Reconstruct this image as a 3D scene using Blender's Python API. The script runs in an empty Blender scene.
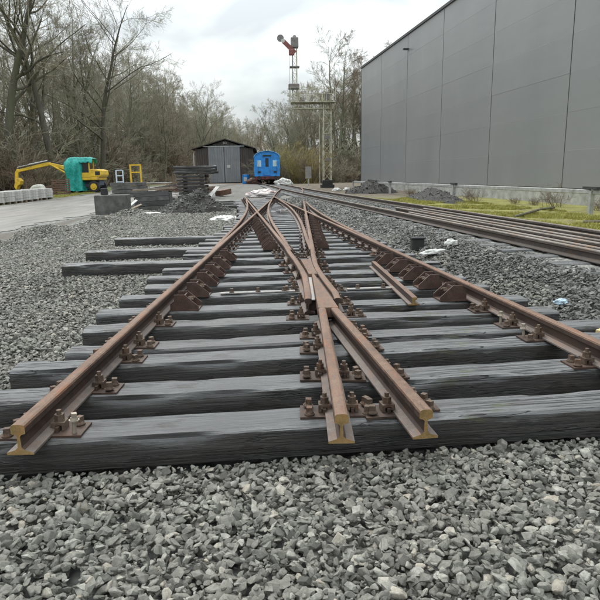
import bpy, bmesh, math, random
import numpy as np
from mathutils import Vector, Matrix, noise as mn

S = bpy.context.scene
COL = S.collection
R = math.radians
random.seed(7)

# ------------------------------------------------------------------ camera
CAM_H = 1.43
cam_d = bpy.data.cameras.new('camera')
cam_d.sensor_fit = 'HORIZONTAL'
cam_d.sensor_width = 36.0
cam_d.lens = 36.0 * 583.93 / 600.0
cam_d.clip_start = 0.05
cam_d.clip_end = 6000
cam = bpy.data.objects.new('camera', cam_d)
COL.objects.link(cam)
cam.matrix_world = (Matrix.Translation((0, 0, CAM_H)) @ Matrix.Rotation(R(90 - 12.13), 4, 'X')
                    @ Matrix.Rotation(R(-0.966), 4, 'Z'))
S.camera = cam

# ------------------------------------------------------------------ sky and sun (overcast)
SUN_EL, SUN_AZ = R(48), R(-25)          # azimuth measured from +Y towards +X
W = bpy.data.worlds.new('World'); S.world = W
W.use_nodes = True
nt = W.node_tree; nt.nodes.clear()
def wn(t, **k):
    n = nt.nodes.new(t)
    for a, b in k.items(): setattr(n, a, b)
    return n
w_out = wn('ShaderNodeOutputWorld'); w_bg = wn('ShaderNodeBackground')
sky = wn('ShaderNodeTexSky', sky_type='NISHITA', sun_disc=False)
sky.sun_elevation = SUN_EL; sky.sun_rotation = SUN_AZ
sky.air_density = 1.0; sky.dust_density = 3.0
tc = wn('ShaderNodeTexCoord')
sep = wn('ShaderNodeSeparateXYZ'); nt.links.new(tc.outputs['Generated'], sep.inputs[0])
mpw = wn('ShaderNodeMapping'); mpw.inputs['Scale'].default_value = (1.0, 1.0, 2.6); mpw.inputs['Location'].default_value = (0.35, 0.1, 0.2)
nt.links.new(tc.outputs['Generated'], mpw.inputs['Vector'])
cn = wn('ShaderNodeTexNoise'); cn.inputs['Scale'].default_value = 3.0
cn.inputs['Detail'].default_value = 4; cn.inputs['Roughness'].default_value = 0.5; cn.inputs['Distortion'].default_value = 0.3
nt.links.new(mpw.outputs[0], cn.inputs['Vector'])
cr = wn('ShaderNodeValToRGB')
cr.color_ramp.elements[0].position = 0.40; cr.color_ramp.elements[0].color = (5.6, 6.1, 6.3, 1)
cr.color_ramp.elements[1].position = 0.55; cr.color_ramp.elements[1].color = (8.3, 8.75, 8.7, 1)
nt.links.new(cn.outputs['Fac'], cr.inputs['Fac'])
# overcast luminance: the zenith is brighter than the horizon (1 + 2 sin h)
up = wn('ShaderNodeMath', operation='MAXIMUM'); up.inputs[1].default_value = 0.0; nt.links.new(sep.outputs[2], up.inputs[0])
lum = wn('ShaderNodeMath', operation='MULTIPLY_ADD'); lum.inputs[1].default_value = 2.05; lum.inputs[2].default_value = 0.53
nt.links.new(up.outputs[0], lum.inputs[0])
ov = wn('ShaderNodeVectorMath', operation='SCALE'); nt.links.new(cr.outputs[0], ov.inputs[0]); nt.links.new(lum.outputs[0], ov.inputs['Scale'])
mixw = wn('ShaderNodeMix', data_type='RGBA'); mixw.inputs['Factor'].default_value = 0.90
nt.links.new(sky.outputs[0], mixw.inputs['A']); nt.links.new(ov.outputs[0], mixw.inputs['B'])
nt.links.new(mixw.outputs['Result'], w_bg.inputs['Color'])
w_bg.inputs['Strength'].default_value = 0.09
nt.links.new(w_bg.outputs[0], w_out.inputs[0])

sun_d = bpy.data.lights.new('sun', 'SUN')
sun_d.energy = 1.2; sun_d.angle = R(18); sun_d.color = (1.0, 0.97, 0.92)
sun = bpy.data.objects.new('sun', sun_d); COL.objects.link(sun)
sdir = Vector((math.sin(SUN_AZ) * math.cos(SUN_EL), math.cos(SUN_AZ) * math.cos(SUN_EL), math.sin(SUN_EL)))
sun.rotation_euler = sdir.to_track_quat('Z', 'Y').to_euler()
sun.location = sdir * 100

vs = S.view_settings
S.display_settings.display_device = 'sRGB'
vs.view_transform = 'Standard'; vs.look = 'None'; vs.exposure = 0.68; vs.gamma = 1.0; vs.use_curve_mapping = False
S.cycles.max_bounces = 4; S.cycles.diffuse_bounces = 2; S.cycles.glossy_bounces = 2
S.cycles.transparent_max_bounces = 8
S.cycles.use_denoising = True
S.cycles.use_adaptive_sampling = True; S.cycles.adaptive_threshold = 0.02

# ------------------------------------------------------------------ helpers
def tag(o, label=None, cat=None, group=None, kind=None):
    if label: o['label'] = label
    if cat: o['category'] = cat
    if group: o['group'] = group
    if kind: o['kind'] = kind
    return o

def empty(name, loc=(0, 0, 0), rz=0, label=None, cat=None, group=None):
    o = bpy.data.objects.new(name, None); COL.objects.link(o)
    o.location = loc; o.rotation_euler = (0, 0, rz); o.empty_display_size = 0.2
    return tag(o, label, cat, group)

def link(name, me, parent=None, loc=(0, 0, 0), rot=(0, 0, 0), scale=(1, 1, 1)):
    o = bpy.data.objects.new(name, me); COL.objects.link(o)
    o.parent = parent; o.location = loc; o.rotation_euler = rot; o.scale = scale
    return o

def copy_tree(o, parent=None):
    c = o.copy(); COL.objects.link(c); c.parent = parent
    for ch in [x for x in list(bpy.data.objects) if x.parent == o]:
        copy_tree(ch, c)
    return c

class MB:
    """collects shapes into one mesh"""
    def __init__(s): s.v = []; s.f = []; s.m = []; s.mi = 0
    def add(s, vs_, fs, mi=None):
        b = len(s.v); s.v += [tuple(p) for p in vs_]
        for f in fs: s.f.append([b + i for i in f]); s.m.append(s.mi if mi is None else mi)
        return s
    def box(s, x0, x1, y0, y1, z0, z1, M=None, mi=None):
        p = [(x, y, z) for x in (x0, x1) for y in (y0, y1) for z in (z0, z1)]
        if M is not None: p = [tuple(M @ Vector(q)) for q in p]
        return s.add(p, [(0, 1, 3, 2), (4, 6, 7, 5), (0, 4, 5, 1), (2, 3, 7, 6), (0, 2, 6, 4), (1, 5, 7, 3)], mi)
    def bar(s, a, b, w, h=None, up=(0, 0, 1), mi=None):
        h = w if h is None else h
        a, b = Vector(a), Vector(b); d = b - a; L = d.length; d.normalize()
        u = Vector(up)
        if abs(d.dot(u)) > 0.98: u = Vector((1, 0, 0))
        x = d.cross(u).normalized(); z = x.cross(d)
        M = Matrix((x, d, z)).transposed().to_4x4(); M.translation = a
        return s.box(-w / 2, w / 2, 0, L, -h / 2, h / 2, M, mi)
    def prism(s, poly, axis, a, b, M=None, mi=None):
        """poly of 2D points extruded along axis 0/1/2 from a to b"""
        def P(p, t):
            q = {0: (t, p[0], p[1]), 1: (p[0], t, p[1]), 2: (p[0], p[1], t)}[axis]
            return tuple(M @ Vector(q)) if M is not None else q
        n = len(poly)
        v = [P(p, a) for p in poly] + [P(p, b) for p in poly]
        fs = [list(range(n))[::-1], list(range(n, 2 * n))] + [(i, (i + 1) % n, n + (i + 1) % n, n + i) for i in range(n)]
        return s.add(v, fs, mi)
    def cyl(s, a, b, r, r2=None, n=10, mi=None):
        r2 = r if r2 is None else r2
        a, b = Vector(a), Vector(b); d = (b - a).normalized()
        u = Vector((0, 0, 1)) if abs(d.z) < 0.9 else Vector((1, 0, 0))
        x = d.cross(u).normalized(); y = d.cross(x)
        ring = [(math.cos(2 * math.pi * i / n), math.sin(2 * math.pi * i / n)) for i in range(n)]
        v = [a + (x * c + y * q) * r for c, q in ring] + [b + (x * c + y * q) * r2 for c, q in ring]
        fs = [list(range(n)), list(range(n, 2 * n))[::-1]] + [(i, n + i, n + (i + 1) % n, (i + 1) % n) for i in range(n)]
        return s.add(v, fs, mi)
    def tube(s, pts, r, n=6, mi=None):
        for i in range(len(pts) - 1): s.cyl(pts[i], pts[i + 1], r, n=n, mi=mi)
        return s
    def mesh(s, name, mats, smooth=False):
        me = bpy.data.meshes.new(name)
        me.from_pydata(s.v, [], s.f)
        for m in (mats if isinstance(mats, (list, tuple)) else [mats]): me.materials.append(m)
        me.polygons.foreach_set('material_index', s.m)
        bm = bmesh.new(); bm.from_mesh(me)
        bmesh.ops.recalc_face_normals(bm, faces=bm.faces[:]); bm.to_mesh(me); bm.free()
        if smooth: me.polygons.foreach_set('use_smooth', [True] * len(me.polygons))
        me.update()
        return me
    def build(s, name, mats, parent=None, bevel=0, smooth=False, loc=(0, 0, 0), rot=(0, 0, 0)):
        o = link(name, s.mesh(name, mats, smooth), parent, loc, rot)
        if bevel:
            b = o.modifiers.new('bevel', 'BEVEL'); b.width = bevel; b.segments = 2; b.limit_method = 'ANGLE'; b.angle_limit = R(40)
        return o

# ------------------------------------------------------------------ materials
def mat(name, build, rough=0.7, metal=0.0, spec=0.5):
    m = bpy.data.materials.new(name); m.use_nodes = True
    t = m.node_tree; b = t.nodes['Principled BSDF']
    b.inputs['Roughness'].default_value = rough; b.inputs['Metallic'].default_value = metal
    b.inputs['Specular IOR Level'].default_value = spec
    build(G(t, b)); return m

class G:
    def __init__(s, t, b): s.t = t; s.b = b; s._tc = None
    def n(s, typ, **k):
        o = s.t.nodes.new(typ)
        for a, v in k.items(): setattr(o, a, v)
        return o
    def L(s, a, b): s.t.links.new(a, b)
    def obj(s, scale=None):
        if s._tc is None: s._tc = s.n('ShaderNodeTexCoord')
        o = s._tc.outputs['Object']
        if scale:
            mp = s.n('ShaderNodeMapping'); mp.inputs['Scale'].default_value = scale
            s.L(o, mp.inputs['Vector']); o = mp.outputs[0]
        return o
    def pos(s, scale=None):
        g = s.n('ShaderNodeNewGeometry'); o = g.outputs['Position']
        if scale:
            mp = s.n('ShaderNodeMapping'); mp.inputs['Scale'].default_value = scale
            s.L(o, mp.inputs['Vector']); o = mp.outputs[0]
        return o
    def noise(s, vec, scale, detail=4, rough=0.55, dist=0.0):
        o = s.n('ShaderNodeTexNoise'); s.L(vec, o.inputs['Vector'])
        o.inputs['Scale'].default_value = scale; o.inputs['Detail'].default_value = detail
        o.inputs['Roughness'].default_value = rough; o.inputs['Distortion'].default_value = dist
        return o.outputs['Fac']
    def voro(s, vec, scale, out='Distance', feature='F1'):
        o = s.n('ShaderNodeTexVoronoi'); o.feature = feature
        s.L(vec, o.inputs['Vector']); o.inputs['Scale'].default_value = scale
        return o.outputs[out]
    def ramp(s, fac, stops):
        o = s.n('ShaderNodeValToRGB'); e = o.color_ramp.elements
        while len(e) < len(stops): e.new(0.5)
        for el, (p, c) in zip(e, stops):
            el.position = p; el.color = (c[0], c[1], c[2], 1) if isinstance(c, (tuple, list)) else (c, c, c, 1)
        s.L(fac, o.inputs['Fac']); return o.outputs['Color']
    def mix(s, fac, a, b, mode='MIX'):
        o = s.n('ShaderNodeMix', data_type='RGBA', blend_type=mode)
        for sock, v in ((o.inputs['Factor'], fac), (o.inputs['A'], a), (o.inputs['B'], b)):
            if hasattr(v, 'is_output') or isinstance(v, bpy.types.NodeSocket): s.L(v, sock)
            elif isinstance(v, (int, float)): sock.default_value = v if sock == o.inputs['Factor'] else (v, v, v, 1)
            else: sock.default_value = (v[0], v[1], v[2], 1)
        return o.outputs['Result']
    def math(s, op, a, b=0.0):
        o = s.n('ShaderNodeMath', operation=op)
        for sock, v in ((o.inputs[0], a), (o.inputs[1], b)):
            if isinstance(v, bpy.types.NodeSocket): s.L(v, sock)
            else: sock.default_value = v
        return o.outputs[0]
    def maprange(s, v, a, b, c=0.0, d=1.0):
        o = s.n('ShaderNodeMapRange'); s.L(v, o.inputs[0])
        for i, q in enumerate((a, b, c, d)): o.inputs[i + 1].default_value = q
        return o.outputs[0]
    def color(s, c):
        if isinstance(c, bpy.types.NodeSocket): s.L(c, s.b.inputs['Base Color'])
        else: s.b.inputs['Base Color'].default_value = (c[0], c[1], c[2], 1)
    def rough(s, v): s.L(v, s.b.inputs['Roughness'])
    def bump(s, h, strength=0.4, dist=0.01):
        o = s.n('ShaderNodeBump'); o.inputs['Strength'].default_value = strength; o.inputs['Distance'].default_value = dist
        s.L(h, o.inputs['Height']); s.L(o.outputs[0], s.b.inputs['Normal'])

def simple(name, c, rough=0.6, metal=0.0, var=0.25, scale=8.0, bump=0.0, dirt=None, dscale=2.0, dlo=0.55, dhi=0.7):
    """a painted / plain surface with tonal variation, optional dirt or rust patches and light relief"""
    def f(g):
        n = g.noise(g.obj(), scale, 5)
        lo = tuple(x * (1 - var) for x in c); hi = tuple(min(1, x * (1 + var)) for x in c)
        col = g.ramp(n, [(0.3, lo), (0.7, hi)])
        if dirt is not None:
            d = g.noise(g.obj(), dscale, 6, 0.65)
            col = g.mix(g.ramp(d, [(dlo, 0.0), (dhi, 1.0)]), col, dirt)
        g.color(col)
        if bump: g.bump(n, bump, 0.01)
    return mat(name, f, rough, metal)

def f_stone(lo, mid, hi):
    def f(g):
        oi = g.n('ShaderNodeObjectInfo')
        n = g.noise(g.obj(), 2.5, 5, 0.65)
        sp = g.noise(g.obj(), 9.0, 3, 0.7)
        base = g.ramp(oi.outputs['Random'], [(0.0, lo), (0.35, mid), (0.7, tuple(x * 1.12 for x in mid)), (0.93, hi), (1.0, (hi[0] * 1.05, hi[1] * 0.95, hi[2] * 0.86))])
        hue = g.noise(oi.outputs['Location'], 1.7, 2)
        base = g.mix(g.ramp(hue, [(0.4, 0.0), (0.7, 0.35)]), base, (mid[0] * 0.93, mid[1] * 1.02, mid[2] * 1.0))
        c = g.mix(g.ramp(n, [(0.35, 0.45), (0.65, 0.0)]), base, (lo[0] * .7, lo[1] * .7, lo[2] * .68))
        c = g.mix(g.ramp(sp, [(0.62, 0.0), (0.72, 0.35)]), c, hi)
        g.color(c); g.bump(sp, 0.35, 0.05)
    return f
M_STONE = mat('ballast_stone', f_stone((0.05, 0.047, 0.041), (0.198, 0.19, 0.166), (0.39, 0.378, 0.338)), 0.75)
M_STONE_D = mat('dark_ballast_stone', f_stone((0.048, 0.047, 0.044), (0.125, 0.123, 0.114), (0.27, 0.265, 0.245)), 0.7)

def f_timber(g):
    ob = g.obj((0.8, 26, 26))
    grain = g.noise(ob, 2.6, 8, 0.76, 0.15)
    fine = g.noise(g.obj((3, 90, 90)), 1.2, 4, 0.6)
    big = g.noise(g.obj((1, 3, 3)), 1.1, 4)
    geo = g.n('ShaderNodeNewGeometry'); sp = g.n('ShaderNodeSeparateXYZ')
    g.L(geo.outputs['Normal'], sp.inputs[0])
    so = g.n('ShaderNodeSeparateXYZ'); g.L(g.obj(), so.inputs[0])
    # the bleached, foot-worn upper surface rolls over the edge unevenly
    low = g.noise(g.obj((2.4, 3, 3)), 1.3, 3, 0.5)
    lvl = g.math('ADD', so.outputs[2], g.math('MULTIPLY', g.math('SUBTRACT', low, 0.5), 0.26))
    roll = g.maprange(lvl, -0.044, -0.034)
    top = g.maprange(sp.outputs[2], 0.15, 0.6)
    tar = g.ramp(grain, [(0.25, (0.007, 0.0065, 0.006)), (0.55, (0.019, 0.017, 0.015)), (0.8, (0.055, 0.045, 0.038))])
    halfw = g.ramp(grain, [(0.28, (0.016, 0.015, 0.015)), (0.75, (0.075, 0.07, 0.066))])
    bleach = g.ramp(grain, [(0.25, (0.026, 0.027, 0.029)), (0.47, (0.155, 0.160, 0.166)), (0.8, (0.34, 0.347, 0.352))])
    bleach = g.mix(g.ramp(fine, [(0.4, 0.4), (0.6, 0.0)]), bleach, (0.06, 0.06, 0.06))
    bleach = g.mix(g.ramp(big, [(0.4, 0.45), (0.6, 0.0)]), bleach, (0.075, 0.072, 0.07))
    oi = g.n('ShaderNodeObjectInfo')
    bleach = g.mix(g.ramp(oi.outputs['Random'], [(0.35, 0.0), (1.0, 0.5)]), bleach, g.mix(0.5, bleach, (0.085, 0.08, 0.075)))
    stain = g.noise(g.obj((2.2, 5, 5)), 1.4, 5, 0.7)
    bleach = g.mix(g.ramp(stain, [(0.58, 0.0), (0.70, 0.7)]), bleach, (0.05, 0.043, 0.037))
    c = g.mix(g.math('MULTIPLY', roll, 0.75), tar, halfw)
    ragged = g.noise(g.obj((5, 14, 14)), 1.6, 6, 0.75)
    upl = g.math('ADD', so.outputs[2], g.math('MULTIPLY', g.math('SUBTRACT', ragged, 0.5), 0.085))
    upl = g.math('ADD', upl, g.math('MULTIPLY', g.math('SUBTRACT', low, 0.5), 0.12))
    c = g.mix(g.maprange(upl, 0.044, 0.052, 0.0, 0.7), c, g.mix(0.45, bleach, (0.05, 0.05, 0.051)))
    brown = g.noise(g.obj((1.5, 6, 6)), 1.2, 5, 0.7)
    c = g.mix(g.ramp(brown, [(0.56, 0.0), (0.68, 0.55)]), c, (0.05, 0.032, 0.022))
    c = g.mix(top, c, bleach)
    crack = g.noise(g.obj((0.55, 13, 13)), 1.5, 4, 0.55, 0.9)
    split = g.ramp(crack, [(0.470, 0.0), (0.492, 0.92), (0.510, 0.92), (0.530, 0.0)])
    sel = g.ramp(g.noise(g.obj((1.1, 4, 4)), 1.0, 3), [(0.42, 0.0), (0.55, 1.0)])
    split = g.math('MULTIPLY', split, sel)
    c = g.mix(split, c, (0.018, 0.017, 0.017))
    moss = g.noise(g.obj((1, 2, 2)), 1.7, 5, 0.7)
    c = g.mix(g.ramp(moss, [(0.66, 0.0), (0.74, 0.6)]), c, (0.07, 0.085, 0.02))
    g.color(c)
    g.rough(g.ramp(grain, [(0.3, 0.55), (0.7, 0.33)]))
    h = g.math('ADD', g.math('MULTIPLY', grain, 0.9), g.math('MULTIPLY', fine, 0.35))
    g.bump(g.math('SUBTRACT', h, g.math('MULTIPLY', split, 0.8)), 0.9, 0.014)
M_TIMBER = mat('weathered_creosoted_timber', f_timber, 0.6)

def f_rust(dark, mid, light, sc=14.0):
    def f(g):
        n = g.noise(g.pos(), sc, 7, 0.68); n2 = g.noise(g.pos(), sc * 9, 4, 0.7); big = g.noise(g.pos((1.5, .35, 1.5)), 2.2, 4)
        c = g.ramp(n, [(0.28, dark), (0.5, mid), (0.74, light)])
        c = g.mix(g.ramp(n2, [(0.42, 0.45), (0.6, 0.0)]), c, tuple(x * 0.55 for x in dark))
        c = g.mix(g.ramp(big, [(0.4, 0.0), (0.65, 0.4)]), c, light)
        st = g.noise(g.pos((6, 1.2, 6)), 3.0, 6, 0.75)
        c = g.mix(g.ramp(st, [(0.53, 0.0), (0.66, 0.75)]), c, (min(1, mid[0] * 1.5), mid[1] * 1.0, mid[2] * 0.62))
        c = g.mix(g.ramp(st, [(0.30, 0.65), (0.42, 0.0)]), c, tuple(x * 0.75 for x in dark))
        g.color(c); g.bump(n2, 0.5, 0.005)
        g.rough(g.ramp(n, [(0.3, 0.55), (0.7, 0.8)]))
    return f
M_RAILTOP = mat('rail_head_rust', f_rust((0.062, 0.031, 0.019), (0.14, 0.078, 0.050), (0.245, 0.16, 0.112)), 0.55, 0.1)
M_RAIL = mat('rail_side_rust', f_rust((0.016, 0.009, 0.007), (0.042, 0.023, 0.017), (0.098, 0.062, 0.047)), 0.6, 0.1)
M_RAILFOOT = mat('rail_foot_rust', f_rust((0.065, 0.047, 0.040), (0.14, 0.106, 0.092), (0.235, 0.2, 0.18)), 0.55, 0.15)
M_CUT = mat('sawn_rail_end', f_rust((0.12, 0.07, 0.022), (0.27, 0.165, 0.055), (0.40, 0.29, 0.14), 25), 0.6, 0.2)
M_PLATE = mat('base_plate_rust', f_rust((0.02, 0.012, 0.009), (0.052, 0.03, 0.022), (0.12, 0.076, 0.056), 25), 0.65, 0.1)
M_BOLT = mat('bolt_rust', f_rust((0.035, 0.02, 0.014), (0.092, 0.058, 0.041), (0.23, 0.175, 0.132), 40), 0.55, 0.25)
M_GUSSET = mat('bracket_rust', f_rust((0.026, 0.014, 0.011), (0.062, 0.034, 0.026), (0.125, 0.078, 0.062), 9), 0.65, 0.1)
M_STEEL = mat('dull_steel', f_rust((0.16, 0.15, 0.145), (0.31, 0.30, 0.295), (0.45, 0.44, 0.43), 20), 0.45, 0.4)

def f_ground(g):
    p = g.pos()
    sp = g.n('ShaderNodeSeparateXYZ'); g.L(p, sp.inputs[0])
    X, Y = sp.outputs[0], sp.outputs[1]
    wob = g.noise(p, 0.35, 5, 0.6)
    cells = g.n('ShaderNodeTexVoronoi'); g.L(p, cells.inputs['Vector']); cells.inputs['Scale'].default_value = 17
    cg = g.n('ShaderNodeSeparateColor'); g.L(cells.outputs['Color'], cg.inputs[0])
    grav = g.ramp(cg.outputs[0], [(0.0, (0.09, 0.09, 0.086)), (0.5, (0.19, 0.19, 0.178)), (1.0, (0.33, 0.33, 0.305))])
    gap = g.ramp(cells.outputs['Distance'], [(0.45, 0.0), (0.75, 0.75)])
    grav = g.mix(gap, grav, (0.04, 0.04, 0.037))
    patch = g.noise(p, 0.9, 5, 0.6)
    grav = g.mix(g.ramp(patch, [(0.5, 0.0), (0.72, 0.6)]), grav, (0.075, 0.07, 0.062))
    fines = g.ramp(g.noise(p, 1.4, 6, 0.65), [(0.35, (0.07, 0.062, 0.052)), (0.6, (0.15, 0.142, 0.128)), (0.8, (0.22, 0.215, 0.2))])
    grav = g.mix(g.maprange(Y, 24, 36, 0.0, 0.8), grav, fines)
    rd = g.math('ABSOLUTE', g.math('ADD', g.math('ADD', X, 7.5), g.math('MULTIPLY', g.math('SUBTRACT', wob, 0.5), 1.6)))
    rm = g.math('MULTIPLY', g.maprange(rd, 0.75, 0.35), g.maprange(Y, 8, 10))
    grav = g.mix(g.math('MULTIPLY', rm, 0.85), grav, (0.075, 0.062, 0.048))
    # moss and grass verge at the foot of the warehouse
    d = g.math('ADD', X, g.math('MULTIPLY', Y, 0.135))                 # lateral distance across the second track
    dm = g.math('ADD', d, g.math('MULTIPLY', g.math('SUBTRACT', wob, 0.5), 2.2))
    mossn = g.noise(p, 1.6, 6, 0.7)
    mcol = g.ramp(mossn, [(0.3, (0.10, 0.085, 0.04)), (0.44, (0.17, 0.155, 0.045)), (0.58, (0.25, 0.255, 0.055)), (0.76, (0.21, 0.175, 0.10))])
    mm = g.maprange(dm, 6.5, 7.2)
    fade = g.maprange(Y, 27, 36, 1.0, 0.0)
    c = g.mix(g.math('MULTIPLY', mm, fade), grav, mcol)
    # brown soil at the far part of that side
    soil = g.ramp(g.noise(p, 2.2, 6, 0.65), [(0.3, (0.05, 0.04, 0.03)), (0.6, (0.13, 0.10, 0.065)), (0.8, (0.2, 0.17, 0.09))])
    far = g.math('MULTIPLY', mm, g.maprange(Y, 27, 36))
    c = g.mix(far, c, soil)
    # leaf litter under the wood and grassy verge on the far side of the road
    leaf = g.ramp(g.noise(p, 1.9, 6, 0.7), [(0.3, (0.06, 0.042, 0.026)), (0.55, (0.135, 0.092, 0.055)), (0.75, (0.2, 0.15, 0.09))])
    grass = g.ramp(g.noise(p, 3.0, 6, 0.7), [(0.3, (0.05, 0.07, 0.018)), (0.6, (0.12, 0.15, 0.035)), (0.8, (0.17, 0.15, 0.07))])
    xl = g.math('ADD', X, g.math('MULTIPLY', g.math('SUBTRACT', wob, 0.5), 5.0))
    c = g.mix(g.maprange(xl, -16.0, -17.2), c, grass)
    c = g.mix(g.maprange(xl, -20.5, -23.5), c, leaf)
    yl = g.math('ADD', Y, g.math('MULTIPLY', g.math('SUBTRACT', wob, 0.5), 9.0))
    c = g.mix(g.maprange(yl, 72, 80), c, leaf)
    g.color(c)
    h = g.math('SUBTRACT', 1.0, cells.outputs['Distance'])
    g.bump(g.math('ADD', h, g.math('MULTIPLY', cg.outputs[0], 0.6)), 0.8, 0.03)
M_GROUND = mat('gravel_and_soil', f_ground, 0.85)

def f_road(g):
    p = g.pos((1, 0.25, 1))
    n = g.noise(p, 1.3, 6, 0.6); f2 = g.noise(g.pos(), 22, 5, 0.7); st = g.noise(g.pos((1.6, .08, 1)), 1.2, 5, .6)
    c = g.ramp(n, [(0.3, (0.07, 0.064, 0.056)), (0.55, (0.145, 0.138, 0.126)), (0.75, (0.24, 0.23, 0.215))])
    c = g.mix(g.ramp(st, [(0.5, 0.0), (0.64, 0.6)]), c, (0.10, 0.09, 0.078))
    c = g.mix(g.ramp(f2, [(0.45, 0.4), (0.6, 0.0)]), c, (0.1, 0.095, 0.088))
    g.color(c); g.rough(g.ramp(st, [(0.4, 0.75), (0.65, 0.35)])); g.bump(f2, 0.4, 0.02)
M_ROAD = mat('wet_mud_road', f_road, 0.7)

def f_bark(lo, mid, hi, algae):
    def f(g):
        n = g.noise(g.obj((1, 1, .25)), 5, 6, 0.7)
        c = g.ramp(n, [(0.3, lo), (0.55, mid), (0.78, hi)])
        a = g.noise(g.obj((1, 1, .5)), 0.7, 4)
        c = g.mix(g.ramp(a, [(0.42, 0.0), (0.6, 0.75)]), c, algae)
        oi = g.n('ShaderNodeObjectInfo')
        c = g.mix(g.math('MULTIPLY', oi.outputs['Random'], 0.45), c, (mid[0] * 1.3, mid[1] * 1.1, mid[2] * 0.95))
        g.color(c); g.bump(n, 0.6, 0.03)
    return f
M_BARK = mat('bark', f_bark((0.06, 0.058, 0.046), (0.14, 0.134, 0.105), (0.23, 0.22, 0.175), (0.13, 0.158, 0.085)), 0.9)
M_BARK_D = mat('dark_bark', f_bark((0.035, 0.032, 0.026), (0.082, 0.075, 0.06), (0.15, 0.138, 0.112), (0.085, 0.10, 0.05)), 0.9)
M_TWIG = mat('twigs', f_bark((0.15, 0.14, 0.108), (0.265, 0.248, 0.194), (0.37, 0.35, 0.28), (0.25, 0.262, 0.165)), 0.9)
M_TWIG_R = mat('red_brown_twigs', f_bark((0.10, 0.078, 0.058), (0.195, 0.152, 0.114), (0.29, 0.232, 0.18), (0.19, 0.178, 0.112)), 0.9)
M_TWIG_Y = mat('ochre_twigs', f_bark((0.12, 0.10, 0.035), (0.23, 0.195, 0.075), (0.33, 0.28, 0.12), (0.2, 0.2, 0.06)), 0.9)
M_LEAF = mat('evergreen_leaf', f_bark((0.02, 0.038, 0.014), (0.04, 0.068, 0.024), (0.075, 0.11, 0.04), (0.05, 0.08, 0.03)), 0.6)
M_GRASS = mat('grass_blades', f_bark((0.18, 0.165, 0.05), (0.30, 0.295, 0.075), (0.40, 0.34, 0.17), (0.30, 0.32, 0.06)), 0.8)

def f_clad(g):
    oi = g.n('ShaderNodeObjectInfo')
    n = g.noise(g.pos((.4, .4, .15)), 0.9, 5, .55); rib = g.n('ShaderNodeTexWave'); rib.bands_direction = 'Z'
    g.L(g.obj(), rib.inputs['Vector']); rib.inputs['Scale'].default_value = 6.0
    c = g.ramp(n, [(0.3, (0.235, 0.243, 0.247)), (0.7, (0.275, 0.28, 0.28))])
    c = g.mix(g.math('MULTIPLY', oi.outputs['Random'], 0.3), c, (0.245, 0.252, 0.258))
    st = g.noise(g.pos((2.5, 2.5, .08)), 1.5, 5, .6)
    c = g.mix(g.ramp(st, [(.5, 0), (.75, .25)]), c, (.27, .27, .26))
    g.color(c)
    bk = g.noise(g.obj((.25, 1, .9)), 1.2, 2, .5)
    so = g.n('ShaderNodeSeparateXYZ'); g.L(g.obj(), so.inputs[0])
    dish = g.math('POWER', g.math('ABSOLUTE', g.math('SUBTRACT', g.math('DIVIDE', so.outputs[2], 1.346), .5)), 2.0)
    g.bump(g.math('ADD', g.math('MULTIPLY', bk, .45), g.math('MULTIPLY', dish, .5)), 0.4, 0.06)
M_CLAD = mat('grey_coated_cladding', f_clad, 0.42, 0.25)
M_DARK = simple('dark_recess', (0.02, 0.02, 0.021), 0.8)
M_TRIM = simple('dark_roof_trim', (0.035, 0.037, 0.04), 0.5)
M_CONC = simple('concrete', (0.33, 0.33, 0.31), 0.85, var=0.3, scale=3, bump=0.3, dirt=(0.17, 0.165, 0.14), dscale=1.1)
M_CONC_D = simple('weathered_concrete', (0.095, 0.094, 0.09), 0.85, var=0.4, scale=4, bump=0.5, dirt=(0.04, 0.04, 0.034), dscale=1.8)
M_GALV = simple('galvanised_steel', (0.42, 0.43, 0.43), 0.45, 0.4, var=0.2, scale=5, dirt=(0.25, 0.25, 0.23))
M_KERB = simple('pale_kerb_stone', (0.43, 0.42, 0.40), 0.85, var=0.25, scale=4, bump=0.3, dirt=(0.24, 0.23, 0.21), dscale=1.5)

# ------------------------------------------------------------------ terrain
def ss(a, b, x):
    t = np.clip((np.asarray(x, float) - a) / (b - a), 0, 1); return t * t * (3 - 2 * t)
def lat2(x, y): return x - (4.36 - 0.135 * y)          # lateral distance from the near rail of the second track
def T(x, y):
    x = np.asarray(x, float); y = np.asarray(y, float)
    d = lat2(x, y)
    z = 0.42 * ss(25, 62, y) + (0.33 * ss(-1.7, -0.5, d) - 0.13 * ss(2.0, 3.6, d)) * (1 - ss(25, 50, y))
    z = z + 0.2 * np.exp(-((x + 7.3 - 0.03 * y) / 0.55) ** 2) * ss(8, 12, y) * (1 - ss(26, 30, y)) * (0.6 + 0.4 * np.sin(y * 1.7))
    z = z + 2.5 * ss(-24, -42, x) + 4.5 * ss(-40, -62, x) + 1.0 * ss(95, 150, y) + 4.0 * ss(170, 260, y)
    return z
def Tz(x, y): return float(T(x, y))

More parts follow.
